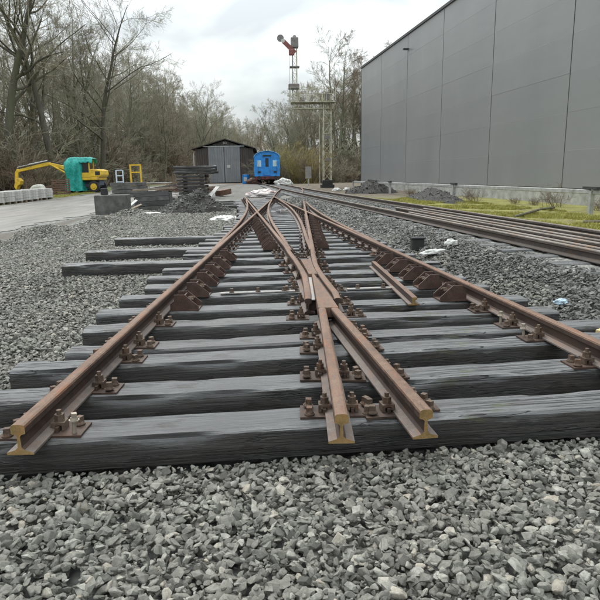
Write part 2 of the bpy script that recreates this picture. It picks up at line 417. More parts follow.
def grid_mesh(name, xs, ys, zf, material, jag=None):
    xs = np.asarray(xs); ys = np.asarray(ys)
    XX, YY = np.meshgrid(xs, ys)
    if jag is not None: XX, YY = jag(XX, YY)
    ZZ = zf(XX, YY)
    v = np.stack([XX.ravel(), YY.ravel(), ZZ.ravel()], 1)
    nx, ny = len(xs), len(ys)
    i = np.arange(nx * ny).reshape(ny, nx)
    f = np.stack([i[:-1, :-1], i[:-1, 1:], i[1:, 1:], i[1:, :-1]], -1).reshape(-1, 4)
    me = bpy.data.meshes.new(name); me.from_pydata(v.tolist(), [], f.tolist())
    me.materials.append(material); me.polygons.foreach_set('use_smooth', [True] * len(me.polygons)); me.update()
    return me
xs = np.concatenate([[-1500, -700, -300, -150, -90, -60, -50], np.arange(-45, -14, 1.5), np.arange(-14, 8, .3), np.arange(8, 16, 1), [18, 22, 30, 45, 80, 150, 300, 700, 1500]])
ys = np.concatenate([[-300, -100, -40, -15, -6], np.arange(-3, 34, .3), np.arange(34, 80, 1.5), np.arange(80, 160, 5), [200, 300, 500, 900, 1600, 3000]])
def zg(X, Y):
    Z = T(X, Y)
    w = np.sin(X * 2.1 + np.sin(Y * 1.3)) * np.cos(Y * 1.7 + np.sin(X)) * 0.012
    return Z + w - 0.012 - .062 * (1 - ss(8, 11, Y)) * (1 - ss(-.9, -.3, lat2(X, Y)))
tag(link('ground', grid_mesh('ground', xs, ys, zg, M_GROUND)), kind='structure')

rr = np.random.RandomState(3)
def jag_road(X, Y):
    n = X.shape[1]; X = X.copy()
    X[:, 0] += rr.uniform(-.5, .5, X.shape[0]); X[:, -1] += rr.uniform(-.35, .35, X.shape[0])
    return X, Y
road_y = np.arange(2, 74, .6)
tag(link('dirt_road', grid_mesh('dirt_road', np.linspace(-15.8, -8.5, 26), road_y, lambda X, Y: zg(X, Y) + 0.014, M_ROAD, jag_road)), kind='structure')

# ------------------------------------------------------------------ scattering by geometry nodes (for stuff only)
def scatter(name, pts, rots, scl, protos, label, cat):
    pc = bpy.data.collections.new(name + '_pieces')
    for p in protos: pc.objects.link(p)
    me = bpy.data.meshes.new(name); n = len(pts)
    me.vertices.add(n); me.vertices.foreach_set('co', np.asarray(pts, np.float32).ravel())
    a = me.attributes.new('rot', 'FLOAT_VECTOR', 'POINT'); a.data.foreach_set('vector', np.asarray(rots, np.float32).ravel())
    a = me.attributes.new('scl', 'FLOAT_VECTOR', 'POINT'); a.data.foreach_set('vector', np.asarray(scl, np.float32).ravel())
    a = me.attributes.new('idx', 'INT', 'POINT'); a.data.foreach_set('value', np.random.RandomState(n).randint(0, len(protos), n).astype(np.int32))
    o = link(name, me); tag(o, label, cat, kind='stuff')
    ng = bpy.data.node_groups.new(name, 'GeometryNodeTree')
    ng.interface.new_socket('Geometry', in_out='INPUT', socket_type='NodeSocketGeometry')
    ng.interface.new_socket('Geometry', in_out='OUTPUT', socket_type='NodeSocketGeometry')
    N = ng.nodes.new; L = ng.links.new
    gi = N('NodeGroupInput'); go = N('NodeGroupOutput'); ip = N('GeometryNodeInstanceOnPoints')
    ci = N('GeometryNodeCollectionInfo'); ci.inputs['Collection'].default_value = pc
    ci.inputs['Separate Children'].default_value = True; ci.inputs['Reset Children'].default_value = True
    def attr(nm, t):
        q = N('GeometryNodeInputNamedAttribute'); q.data_type = t; q.inputs['Name'].default_value = nm; return q.outputs['Attribute']
    e2r = N('FunctionNodeEulerToRotation')
    L(gi.outputs[0], ip.inputs['Points']); L(ci.outputs[0], ip.inputs['Instance'])
    ip.inputs['Pick Instance'].default_value = True
    L(attr('idx', 'INT'), ip.inputs['Instance Index'])
    L(attr('rot', 'FLOAT_VECTOR'), e2r.inputs[0]); L(e2r.outputs[0], ip.inputs['Rotation'])
    L(attr('scl', 'FLOAT_VECTOR'), ip.inputs['Scale'])
    L(ip.outputs[0], go.inputs[0])
    m = o.modifiers.new('scatter', 'NODES'); m.node_group = ng
    return o

def stone_meshes(material, n, seed, name='stone'):
    out = []
    rs = np.random.RandomState(seed)
    for k in range(n):
        bm = bmesh.new()
        asp = np.array([1.0, rs.uniform(.6, .92), rs.uniform(.34, .62)])
        m = rs.randint(11, 17)
        q = rs.normal(size=(m, 3)); q /= np.linalg.norm(q, axis=1)[:, None]
        q *= rs.uniform(.82, 1.1, (m, 1)); q *= asp
        for p in q: bm.verts.new(p)
        r = bmesh.ops.convex_hull(bm, input=bm.verts[:])
        bmesh.ops.delete(bm, geom=[v for v in bm.verts if not v.link_faces], context='VERTS')
        if k % 2 == 0: bmesh.ops.bevel(bm, geom=bm.edges[:], offset=0.07, segments=1, affect='EDGES')
        me = bpy.data.meshes.new(name); bm.to_mesh(me); bm.free(); me.materials.append(material)
        out.append(bpy.data.objects.new(name, me))
    return out
# ------------------------------------------------------------------ the diamond crossing: geometry
GA = 1.502                       # rail head centre to rail head centre
AL = R(6.8355); TH = R(-3.3315)
F0 = Vector((0.20, 5.782))       # theoretical frog point
aA, aB = TH + AL / 2, TH - AL / 2
uA = Vector((math.sin(aA), math.cos(aA))); uB = Vector((math.sin(aB), math.cos(aB)))
nA = Vector((math.cos(aA), -math.sin(aA))); nB = Vector((math.cos(aB), -math.sin(aB)))
SD = GA / math.sin(AL)
LO = F0 + uB * SD; RO = F0 + uA * SD; FF = F0 + (uA + uB) * SD
def on(base, u, y): return base + u * ((y - base.y) / u.y)
bL1 = F0 - nA * GA; bR1 = F0 + nB * GA
Z_FOOT, RAIL_H = 0.181, 0.149
Z_TOP = Z_FOOT + RAIL_H
# S49-like rail section (x, z, kind of the face that starts here)
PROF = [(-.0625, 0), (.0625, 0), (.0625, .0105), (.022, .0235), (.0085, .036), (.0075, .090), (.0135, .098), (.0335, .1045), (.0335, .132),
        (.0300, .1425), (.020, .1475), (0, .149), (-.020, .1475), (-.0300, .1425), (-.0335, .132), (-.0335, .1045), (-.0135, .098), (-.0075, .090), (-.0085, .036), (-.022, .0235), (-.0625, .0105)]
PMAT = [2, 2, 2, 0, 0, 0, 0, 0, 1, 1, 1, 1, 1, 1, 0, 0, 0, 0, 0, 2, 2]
def rail_mesh(name, path, z0=Z_FOOT, prof=PROF, pm=PMAT, mats=None, cut=(True, True), wob=0.0):
    """path: list of (x, y) or (x, y, z); sweeps the rail section"""
    P = [Vector((p[0], p[1], p[2] if len(p) > 2 else z0)) for p in path]
    n = len(P); k = len(prof); mb = MB(); V = []
    for i in range(n):
        d = (P[min(i + 1, n - 1)] - P[max(i - 1, 0)]); d.z = 0; d.normalize()
        x = Vector((d.y, -d.x, 0))
        for (px, pz) in prof: V.append(P[i] + x * px + Vector((0, 0, pz)))
    fs, ms = [], []
    for i in range(n - 1):
        for j in range(k):
            j2 = (j + 1) % k
            fs.append((i * k + j, i * k + j2, (i + 1) * k + j2, (i + 1) * k + j)); ms.append(pm[j])
    fs.append(list(range(k))[::-1]); ms.append(3 if cut[0] else 0)
    fs.append([(n - 1) * k + j for j in range(k)]); ms.append(3 if cut[1] else 0)
    mb.add(V, fs); mb.m = ms
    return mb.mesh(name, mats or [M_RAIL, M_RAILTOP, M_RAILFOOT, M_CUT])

XING = empty('railway_crossing', (0, 2.5, 0), 0,
             'rusty diamond railway crossing bolted to dark timber sleepers in the foreground', 'railway crossing')
XO = Vector((0, 2.5, 0))
def part(name, me, loc=(0, 0, 0), rot=(0, 0, 0), parent=None):
    """child of the crossing given in world coordinates"""
    o = link(name, me, parent or XING, Vector(loc) - XO, rot); return o

# ---- sleepers
def sleeper_mesh(name, L, w, h, seed, wear=1.0, nseg=None):
    """long box, origin at its centre; ragged worn edges"""
    rs = random.Random(seed); nseg = nseg or max(10, int(L / 0.07))
    hw, hh = w / 2, h / 2
    c = 0.016
    ring = [(-hw, -hh), (-hw * .4, -hh), (hw * .4, -hh), (hw, -hh), (hw, -hh * .3), (hw, hh * .45), (hw - .002, hh - c), (hw - c, hh), (hw * .5, hh), (0, hh), (-hw * .5, hh), (-hw + c, hh), (-hw + .002, hh - c), (-hw, hh * .45), (-hw, -hh * .3)]
    k = len(ring); off = rs.uniform(0, 100); mb = MB(); V = []
    warp = [rs.uniform(-.006, .006) for _ in range(2)]
    for i in range(nseg + 1):
        x = -L / 2 + L * i / nseg
        ex = 0.006 if i in (0, nseg) else 0
        for j, (y, z) in enumerate(ring):
            q = Vector((x * 3.1 + off, y * 9, z * 9))
            a = mn.noise(q) * .006 * wear; b = mn.noise(q * 3.3) * .0035 * wear
            edge = 1.0 if j in (6, 7, 11, 12) else 0.0
            chip = max(0, mn.noise(Vector((x * 2.2 + off, j * 3.7, 4))) - .12) * .05 * wear * edge
            yy = y - math.copysign(chip + ex, y) + a; zz_ = z + (b if z < hh - .001 else b * .5) - chip * .8 + warp[0] * math.sin(x * 1.3 + off)
            V.append((x + mn.noise(Vector((y * 30 + off, z * 30, i))) * .006 * (1 if i in (0, nseg) else 0), yy + warp[1] * math.sin(x + off), zz_))
    fs = [(i * k + j, i * k + (j + 1) % k, (i + 1) * k + (j + 1) % k, (i + 1) * k + j) for i in range(nseg) for j in range(k)]
    fs += [list(range(k))[::-1], [nseg * k + j for j in range(k)]]
    mb.add(V, fs); me = mb.mesh(name, M_TIMBER, smooth=True)
    for e in me.polygons[-2:]: e.use_smooth = False
    hard = {0, 3, 6, 7, 11, 12}
    at = me.attributes.new('sharp_edge', 'BOOLEAN', 'EDGE')
    ev = np.empty(len(me.edges) * 2, np.int32); me.edges.foreach_get('vertices', ev); ev = ev.reshape(-1, 2)
    at.data.foreach_set('value', ((ev[:, 0] % k == ev[:, 1] % k) & np.isin(ev[:, 0] % k, list(hard))) | ((ev // k == 0).all(1)) | ((ev // k == nseg).all(1)))
    return me

ZS = 0.168          # upper face of the sleepers
SLP = []            # (y0 at x=0 of centreline, slope, xl, xr)
fr = [(2.79, .108, -2.45, 2.75), (3.37, .114, -2.35, 2.62), (3.97, .120, -1.976, 2.55), (4.33, .128, -1.75, 2.6), (4.95, .098, -1.86, 2.36), (5.52, .085, -1.94, 2.28),
      (6.22, .088, -1.93, 2.12), (6.82, .075, -1.82, 2.02), (7.44, .065, -1.95, 1.92), (8.08, .07, -1.9, 2.0), (8.90, .085, -3.55, 1.82), (9.52, .06, -1.9, 1.75), (10.05, .06, -1.95, 1.62),
      (10.56, .10, -3.76, 1.62), (11.25, .06, -1.93, 1.58), (11.85, .055, -1.9, 1.42), (12.50, .045, -3.9, 1.4)]
y = 13.12
while y < 32:
    l = min(bL1.x, on(F0, uB, y).x) - .52; r_ = max(on(bR1, uB, y).x, on(F0, uA, y).x) + .55
    fr.append((y, .058 + random.uniform(-.015, .015), l + random.uniform(-.12, .12), r_ + random.uniform(-.1, .1))); y += .61
for i, (y0, m, xl, xr) in enumerate(fr):
    w = 0.25 + random.uniform(-.012, .012)
    yc = y0 + w / 2; an = math.atan(m)
    xm = (xl + xr) / 2; L = (xr - xl) / math.cos(an)
    me = sleeper_mesh('sleeper', L, w, 0.165, 100 + i, 1.0 if i < 14 else .6, None if i < 14 else 24)
    dz = 0.0 if i > 0 else 0.0
    part('sleeper', me, (xm, yc + m * xm, ZS - .0825), (0, 0, an))
    SLP.append((yc, m, xl, xr, w))

# ---- rails
def seg(base, u, y0, y1, n=2): return [tuple(on(base, u, y0 + (y1 - y0) * i / (n - 1))) for i in range(n)]
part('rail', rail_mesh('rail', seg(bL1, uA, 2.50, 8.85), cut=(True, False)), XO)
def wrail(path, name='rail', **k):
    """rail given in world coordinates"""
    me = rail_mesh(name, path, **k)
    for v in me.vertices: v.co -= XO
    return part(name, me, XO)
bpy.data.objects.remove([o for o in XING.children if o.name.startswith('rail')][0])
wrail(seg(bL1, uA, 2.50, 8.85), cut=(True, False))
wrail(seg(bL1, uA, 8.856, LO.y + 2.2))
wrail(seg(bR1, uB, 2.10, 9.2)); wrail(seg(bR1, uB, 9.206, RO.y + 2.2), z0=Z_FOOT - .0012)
VL, VR, VN = (.185, .2915), (.1515, .325), (.152, 6.5)   # frog: rail centres and outer edges where the legs join, and the nose
wrail([(.186, 2.56), (.185, 4.86)], cut=(True, False)); wrail([(.592, 2.60), (VL[1] - .008, 4.86)], cut=(True, False), z0=Z_FOOT - .001)
# second halves of the diamond to the far frog
wrail(seg(bL1, uA, LO.y + 2.206, FF.y + 0.3)); wrail(seg(bR1, uB, RO.y + 2.206, FF.y + .3), z0=Z_FOOT - .0012)
# wing rails: M2's continuation bends to run beside M1 and the other way round
wl = [(.078, 5.32, Z_FOOT - .03), (.074, 5.5, Z_FOOT - .002), (.068, 6.0, Z_FOOT - .002), (.058, 6.4, Z_FOOT - .002), (.03, 6.85, Z_FOOT - .002), (-.045, 7.65, Z_FOOT - .002), (-.135, 8.45, Z_FOOT - .002)] + [tuple(on(F0, uB, q)) + (Z_FOOT - .002,) for q in (9.3, 12.0, LO.y + 1.7)]
wr = [(.352, 5.32, Z_FOOT - .03), (.338, 5.5, Z_FOOT - .003), (.292, 6.0, Z_FOOT - .003), (.256, 6.4, Z_FOOT - .003), (.222, 6.85, Z_FOOT - .003), (.200, 7.4, Z_FOOT - .003), (.197, 8.3, Z_FOOT - .003)] + [tuple(on(F0, uA, q)) + (Z_FOOT - .003,) for q in (9.3, 12.0, RO.y + 1.7)]
wrail(wl, 'wing_rail', z0=Z_FOOT - .002, cut=(False, False)); wrail(wr, 'wing_rail', z0=Z_FOOT - .003, cut=(False, False))
wrail(seg(F0, uB, LO.y + 1.706, 31.5), z0=Z_FOOT - .002); wrail(seg(F0, uA, RO.y + 1.706, 31.2), z0=Z_FOOT - .003)
# slip curves: four arcs easing each acute wedge at the obtuse crossings
def slip(X, d1, d2, Tn, side, n=26, z0=Z_FOOT - .004, gap=.0):
    """fillet from X - d1*Tn to X + d2*Tn"""
    P0 = X - d1 * Tn; P1 = X + d2 * Tn; pts = []
    for i in range(n + 1):
        t = i / n; p = P0 * (1 - t) ** 2 + X * 2 * t * (1 - t) + P1 * t * t
        pts.append((p.x, p.y))
    return [(a + side * .068 * min(1, .25 + 8 * i / n, .25 + 8 * (n - i) / n), b) for i, (a, b) in enumerate(pts)]
for X, s0, d1, d2 in ((LO, -1, uA, uB), (LO, 1, uB, uA), (RO, -1, uA, uB), (RO, 1, uB, uA)):
    wrail(slip(X, d1, d2, 9.6, s0), 'slip_rail', z0=Z_FOOT - .005, cut=(False, False))
# crossing casting: solid V and floor
mb = MB(); o_ = 2.5
VB = [(VR[0], 4.80 - o_), (VR[1], 4.80 - o_), (.262, 5.5 - o_), (VN[0] + .014, VN[1] - o_), (VN[0] - .012, VN[1] - o_), (.146, 5.6 - o_)]
mb.prism(VB, 2, Z_FOOT + .062, Z_TOP + .0015, mi=1)
mb.prism([(.06, 5.36 - o_), (.355, 5.36 - o_), (.235, 6.9 - o_), (.03, 6.9 - o_)], 2, Z_FOOT - .006, Z_TOP - .047, mi=2)
mb.prism([(.108, 5.3 - o_), (.142, 5.3 - o_), (.136, 6.5 - o_), (.10, 6.5 - o_)], 2, Z_TOP - .046, Z_TOP - .036, mi=0)
mb.prism([(.165, 4.86 - o_), (.30, 4.86 - o_), (.165, 6.4 - o_), (.145, 6.4 - o_)], 2, Z_FOOT + .03, Z_FOOT + .063, mi=2)
mb.build('frog_casting', [M_STEEL, M_RAILTOP, M_RAIL], XING, bevel=.004)
mb = MB(); mb.prism([(.105, 6.56 - o_), (.205, 6.56 - o_), (.178, 6.95 - o_), (.150, 7.75 - o_), (.015, 7.75 - o_), (.078, 6.95 - o_)], 2, Z_FOOT + .02, Z_TOP - .007)
mb.build('frog_throat', M_RAILTOP, XING)
# ---- fastenings
def plate_parts():
    """half plate beside a rail, x pointing away from the rail centre; origin on the sleeper face"""
    mb = MB(); mb.box(.0, .205, -.082, .082, 0, .0125); mb.box(.066, .082, -.05, .05, .0125, .040)
    plate = mb.mesh('base_plate', M_PLATE)
    mb = MB(); mb.prism([(.036, .026), (.062, .024), (.062, .042), (.092, .042), (.092, .014), (.108, .014), (.108, .056), (.040, .056)], 1, -.033, .033)
    mb.cyl((.075, 0, .056), (.075, 0, .061), .026, n=12); mb.cyl((.075, 0, .061), (.075, 0, .092), .025, n=6); mb.cyl((.075, 0, .092), (.075, 0, .114), .0125, n=8)
    clamp = mb.mesh('rail_clamp', M_BOLT)
    mb = MB(); mb.cyl((0, 0, 0), (0, 0, .006), .028, n=12); mb.cyl((0, 0, .006), (0, 0, .016), .025, .02, n=10); mb.box(-.0155, .0155, -.0155, .0155, .016, .042)
    screw = mb.mesh('sleeper_screw', M_BOLT)
    mb = MB(); mb.cyl((0, 0, -.01), (0, 0, .075), .011, n=8); mb.cyl((0, 0, .06), (0, 0, .066), .026, n=12); mb.cyl((0, 0, .066), (0, 0, .078), .021, .017, n=10); mb.box(-.0125, .0125, -.0125, .0125, .078, .1)
    tall = mb.mesh('sleeper_screw', simple('bare_bolt', (.30, .26, .21), .5, .3))
    return plate, clamp, screw, tall
PL, CL, SC, TALL = plate_parts()
mb = MB(); mb.box(.0, .205, -.082, .082, 0, .0125); mb.box(.04, .108, -.033, .033, .0125, .056); mb.cyl((.075, 0, .056), (.075, 0, .1), .021, n=6)
for q in (-.05, .05): mb.cyl((.16, q, .0125), (.16, q, .045), .019, n=6)
PL_FAR = mb.mesh('base_plate', M_PLATE)
nplate = 0
def half_plate(p, ang, side, near, tall=False):
    rot = ang if side > 0 else ang + math.pi
    if near:
        o = part('base_plate', PL, (p[0], p[1], ZS), (0, 0, rot))
        link('rail_clamp', CL, o, (random.uniform(-.003, .003), random.uniform(-.008, .008), .0005), (0, 0, random.uniform(-.06, .06)))
        for q in (-.05, .05):
            t = tall and q < 0
            link('sleeper_screw', TALL if t else SC, o, (.158 + random.uniform(-.006, .006), q + random.uniform(-.005, .005), .0125 + random.choice((0, 0, .004, .01))),
                 (random.uniform(-.08, .08), random.uniform(-.08, .08), random.uniform(0, 1.5)))
    else:
        part('base_plate', PL_FAR, (p[0], p[1], ZS), (0, 0, rot))
lines = [(bL1, uA, 2.5, 31), (bR1, uB, 2.1, 31), (F0, uA, 2.5, 31), (F0, uB, 2.5, 31)]
BR_L = {5, 6, 7, 8, 9, 10}; BR_R = {5, 6, 7, 8, 9}
for i, (yc, m, xl, xr, w) in enumerate(SLP):
    near = i < 11
    hits = []
    for li, (b, u, ya, yb) in enumerate(lines):
        t = (yc + m * b.x - b.y) / (u.y - m * u.x); p = b + u * t
        hits.append((p, math.atan2(-u.x, u.y), li))
    hits.sort(key=lambda q: q[0].x)
    for k, (p, an, li) in enumerate(hits):
        for side in (-1, 1):
            nb = hits[k + side] if 0 <= k + side < len(hits) else None
            gap = abs(nb[0].x - p.x) if nb else 9
            if gap < .20: continue
            if side < 0 and li in (2, 3) and gap < .30: continue
            if i in BR_L and li == 0 and side > 0: continue
            if i in BR_R and li == 1 and side < 0: continue
            if 17 <= p.y <= 20 and gap < .5: continue
            # frog region: push plates outside the wing rails
            sh = 0.0
            if 4.8 < p.y < 6.9 and li in (2, 3): sh = (.12 if side < 0 else .10) * side
            sy = random.uniform(-.03, .03)
            pp = p + Vector((sh, sy))
            half_plate(pp, an, side, near, tall=(i == 0 and li == 0 and side > 0) or (i in (2, 3, 0) and li == 1 and side < 0))

# ---- check rail brackets: base, two gussets and a back plate with bolts
def bracket_meshes():
    mb = MB(); W2 = .28
    mb.box(.05, .05 + W2, -.115, .115, 0, .014)
    gus = [(.06, .0142), (.05 + W2, .0142), (.05 + W2, .045), (.20, .158), (.10, .158), (.10, .10), (.06, .07)]
    for y0 in (-.105, .091): mb.prism(gus, 1, y0, y0 + .014)
    M = Matrix.Translation((.205, 0, .0142)) @ Matrix.Rotation(R(-6), 4, 'Y')
    mb.box(-.007, .007, -.0905, .0905, 0, .13, M)
    br = mb.mesh('check_rail_bracket', M_GUSSET)
    mb = MB()
    for y0 in (-.045, .045):
        mb.cyl((.21, y0, .10), (.255, y0, .10), .018, n=6); mb.cyl((.255, y0, .10), (.275, y0, .10), .010, n=8)
    bo = mb.mesh('bracket_bolt', M_BOLT)
    return br, bo
BRK, BRB = bracket_meshes()
def bracket(b, u, i, side, scale=1.0, dx=0.0):
    yc, m, *_ = SLP[i]
    t = (yc + m * b.x - b.y) / (u.y - m * u.x); p = b + u * t
    an = math.atan2(-u.x, u.y) + (0 if side > 0 else math.pi)
    o = part('check_rail_bracket', BRK, (p.x + dx, p.y + random.uniform(-.02, .02), ZS), (0, 0, an)); o.scale = (scale,) * 3
    if i < 12: link('bracket_bolt', BRB, o)
for i in sorted(BR_L): bracket(bL1, uA, i, 1)
for i in sorted(BR_R): bracket(bR1, uB, i, -1)
for i in range(12, 25):
    yc = SLP[i][0]
    if yc < LO.y - 1.2:
        bracket(F0, uB, i, -1, .95); bracket(F0, uA, i, 1, .95)

# ---- tie bars bolted across one sleeper
def tie_bar(x0, x1, i, nb):
    yc, m, *_ = SLP[i]; an = math.atan(m); L = x1 - x0
    mb = MB(); mb.box(0, L, -.032, .032, 0, .012)
    o = mb.build('tie_bar', M_STEEL, XING); o.location = Vector((x0, yc + m * x0 - .05, ZS + .009)) - XO; o.rotation_euler = (0, 0, an)
    for k in range(nb):
        link('tie_bolt', SC, o, (.12 + (L - .24) * k / max(1, nb - 1), 0, .012))
tie_bar(-.86, -.05, 6, 3); tie_bar(.52, 1.05, 6, 2)
# fishplates at the joint in the near left rail
mb = MB()
for s in (-1, 1): mb.box(-1.302 + s * .012 - .006 + s * .012, -1.302 + s * .012 + .006 + s * .012, 8.55 - 2.5, 9.15 - 2.5, Z_FOOT + .038, Z_FOOT + .10)
for q in (8.65, 8.78, 8.93, 9.05): mb.cyl((-1.302 - .05, q - 2.5, Z_FOOT + .068), (-1.302 + .05, q - 2.5, Z_FOOT + .068), .013, n=6)
mb.build('fishplate', M_PLATE, XING)

# ---- the loose check rail beside the right hand brackets
mb = MB()
cp = [(-.055, 0), (.055, 0), (.055, .012), (.012, .018), (.012, .05), (.03, .056), (.03, .078), (-.022, .078), (-.022, .018), (-.055, .012)]
me = rail_mesh('check_rail', [(0, 0, 0), (0, 2.42, 0)], prof=cp, pm=[2, 2, 2, 0, 0, 0, 1, 0, 2, 2])
tag(link('check_rail', me, None, (1.105, 5.52, ZS + .004), (0, 0, R(2.2))), 'short loose check rail lying on the sleepers beside the right hand brackets', 'rail')

# ------------------------------------------------------------------ track A beyond the far frog, and the second track
M_RAIL2S = mat('dark_rail_side', f_rust((0.03, 0.024, 0.021), (0.06, 0.047, 0.04), (0.12, 0.10, 0.088)), 0.6, 0.1)
M_RAIL2T = mat('worn_rail_head', f_rust((0.09, 0.072, 0.06), (0.17, 0.145, 0.125), (0.33, 0.30, 0.275)), 0.4, 0.35)
def c2(y):      # centreline of the second track
    return 5.24 - .1385 * y + .00042 * max(0, y - 30) ** 2
def zr2(y): return .50 - RAIL_H + .10 * float(ss(28, 62, y))
T2 = empty('railway_track', (4.0, 8, .3), 0, 'railway track running along the warehouse towards the blue coach', 'railway track')
def t2part(name, me):
    for v in me.vertices: v.co -= Vector((4.0, 8, .3))
    return link(name, me, T2)
for s in (-1, 1):
    pts = []
    yy = -6.0
    while yy <= 72:
        pts.append((c2(yy) + s * .757, yy, zr2(yy))); yy += 2.0
    t2part('rail', rail_mesh('rail', pts, mats=[M_RAIL2S, M_RAIL2T, M_RAIL2S, M_RAIL]))
yy = 2.0; k = 0
S2 = [sleeper_mesh('sleeper', 2.5, .25, .15, 900 + q, .7, 16) for q in range(3)]
for me in S2:
    pass
while yy < 60:
    link('sleeper', S2[k % 3], T2, Vector((c2(yy), yy, zr2(yy) - .087)) - Vector((4.0, 8, .3)), (0, 0, R(7.5) + random.uniform(-.02, .02))); yy += .64; k += 1
TA = empty('turnout_track', (-.5, 32, .05), 0, 'rusty track curving from the crossing into the second track', 'railway track')
def zA(y): return Z_FOOT + .17 * float(ss(30, 37, y)) + .09 * float(ss(37, 60, y))
for s in (-1, 1):
    pts = []
    for q in np.linspace(31.3, 54, 30):
        w = float(ss(31, 56, q)); x = (1 - w) * (-.552 + 0.0) + w * c2(54 if q > 54 else q) + 0
        pts.append((x + s * .751, float(q), zA(q) - .002 * (s + 2)))
    me = rail_mesh('rail', pts)
    for v in me.vertices: v.co -= Vector((-.5, 32, .05))
    link('rail', me, TA)
yy = 32.4; k = 0
while yy < 50:
    w = float(ss(31, 56, yy)); x = (1 - w) * (-.552) + w * c2(yy)
    link('sleeper', S2[k % 3], TA, Vector((x, yy, zA(yy) - .087)) - Vector((-.5, 32, .05)), (0, 0, R(3))); yy += .64; k += 1

# loose rails dumped between the rails of the second track
lr = [(.14, 3.2, 14.6, .00), (.40, 2.6, 16.6, .01), (.66, 2.0, 15.4, .0), (.92, 3.0, 15.9, .01)]
names = ['lying next to the near running rail', 'reaching farthest of the dumped rails', 'third of the dumped rails from the near side', 'lying nearest the far running rail']
for (o, y0, y1, dz), nm in zip(lr, names):
    o += .02; a = (c2(y0) - .757 + .10 + o, y0); b = (c2(y1) - .757 + .12 + o * 1.05, y1)
    d = Vector((b[0] - a[0], b[1] - a[1], 0))
    me = rail_mesh('loose_rail', [(0, 0, 0), (0, d.length / 2, -.004), (0, d.length, 0)], mats=[M_RAIL2S, M_RAIL2T, M_RAIL2S, M_RAIL])
    tag(link('loose_rail', me, None, (a[0], a[1], .335 + dz), (0, 0, -math.atan2(d.x, d.y))), 'loose weathered rail in the second track, ' + nm, 'rail', 'rails dumped in the second track')

# ------------------------------------------------------------------ ballast stones
def in_sleeper(x, y, pad=.0):
    bad = np.zeros(len(x), bool)
    for (yc, m, xl, xr, w) in SLP[:24]:
        bad |= (np.abs(y - (yc + m * x)) < w / 2 + pad) & (x > xl - pad) & (x < xr + pad)
    return bad
def ballast(name, label, material, zones, seed):
    rs = np.random.RandomState(seed); PT = []; RO_ = []; SCc = []
    for (x0, x1, y0, y1, dens, size, keep) in zones:
        n = int((x1 - x0) * (y1 - y0) * dens)
        x = rs.uniform(x0, x1, n); y = rs.uniform(y0, y1, n)
        ok = keep(x, y) & ~in_sleeper(x, y, size * .55) & (np.abs(x) < 1.2 + y * .62)
        x, y = x[ok], y[ok]; n = len(x)
        s = size * np.clip(rs.lognormal(0, .38, n), .4, 2.1)
        z = T(x, y) - np.where(y < 9, .06, .02) + rs.uniform(0, 1, n) ** .6 * np.where(y < 9, .062, .03)
        # a little heaving of the surface
        z += .012 * np.sin(x * 3.3 + 1.3 * np.sin(y * 2.1)) * np.cos(y * 2.7)
        r = np.stack([rs.normal(0, .42, n), rs.normal(0, .42, n), rs.uniform(0, 6.28, n)], 1)
        PT.append(np.stack([x, y, z], 1)); RO_.append(r); SCc.append(np.stack([s, s, s], 1))
    protos = stone_meshes(material, 28, seed)
    return scatter(name, np.concatenate(PT), np.concatenate(RO_), np.concatenate(SCc), protos, label, 'ballast')
left_ok = lambda x, y: (x > -7.0 + .35 * np.sin(y * 1.1)) & (lat2(x, y) < -1.15 + .25 * np.sin(y * 2.3))
ballast('ballast', 'pale grey crushed stone ballast spread round the sleepers', M_STONE, [
    (-2.6, 2.6, .9, 3.0, 3200, .0196, left_ok), (-4.5, 4, 3.0, 6.5, 2500, .020, left_ok), (-8, 4, 6.5, 12, 1500, .0215, left_ok), (-8.2, 3, 12, 22, 700, .0255, left_ok), (-7.5, 1, 22, 33, 190, .04, left_ok)], 11)
right_ok = lambda x, y: (lat2(x, y) > -1.5 + .25 * np.sin(y * 2.3)) & (lat2(x, y) < -.12) | ((lat2(x, y) > .1) & (lat2(x, y) < 1.5) & (y > 2.5)) | ((lat2(x, y) > 1.65) & (lat2(x, y) < 2.1))
ballast('dark_ballast', 'darker ballast stone heaped against the second track', M_STONE_D, [
    (1.5, 5.5, 2.5, 8, 1300, .022, right_ok), (0.5, 5.5, 8, 15, 700, .026, right_ok), (-1, 5, 15, 30, 230, .038, right_ok)], 12)
# ------------------------------------------------------------------ warehouse
WA = math.atan2(.14, -1.0)            # local +X runs along the wall towards the camera
wx0, wy0 = 13 - .14 * 52.7, 52.7
WH = empty('warehouse', (wx0, wy0, 0), math.atan2(-1.0, .14), 'huge grey clad warehouse along the right side of the yard', 'warehouse')
# local frame: x along the wall towards the viewer, y to the right of that = inside is local +? (checked below)
WB, WT, BAY, ROWS = .78, 10.2, 6.16, 7
rh = (WT - WB) / ROWS; NB = 11; inn = -1 if False else 1
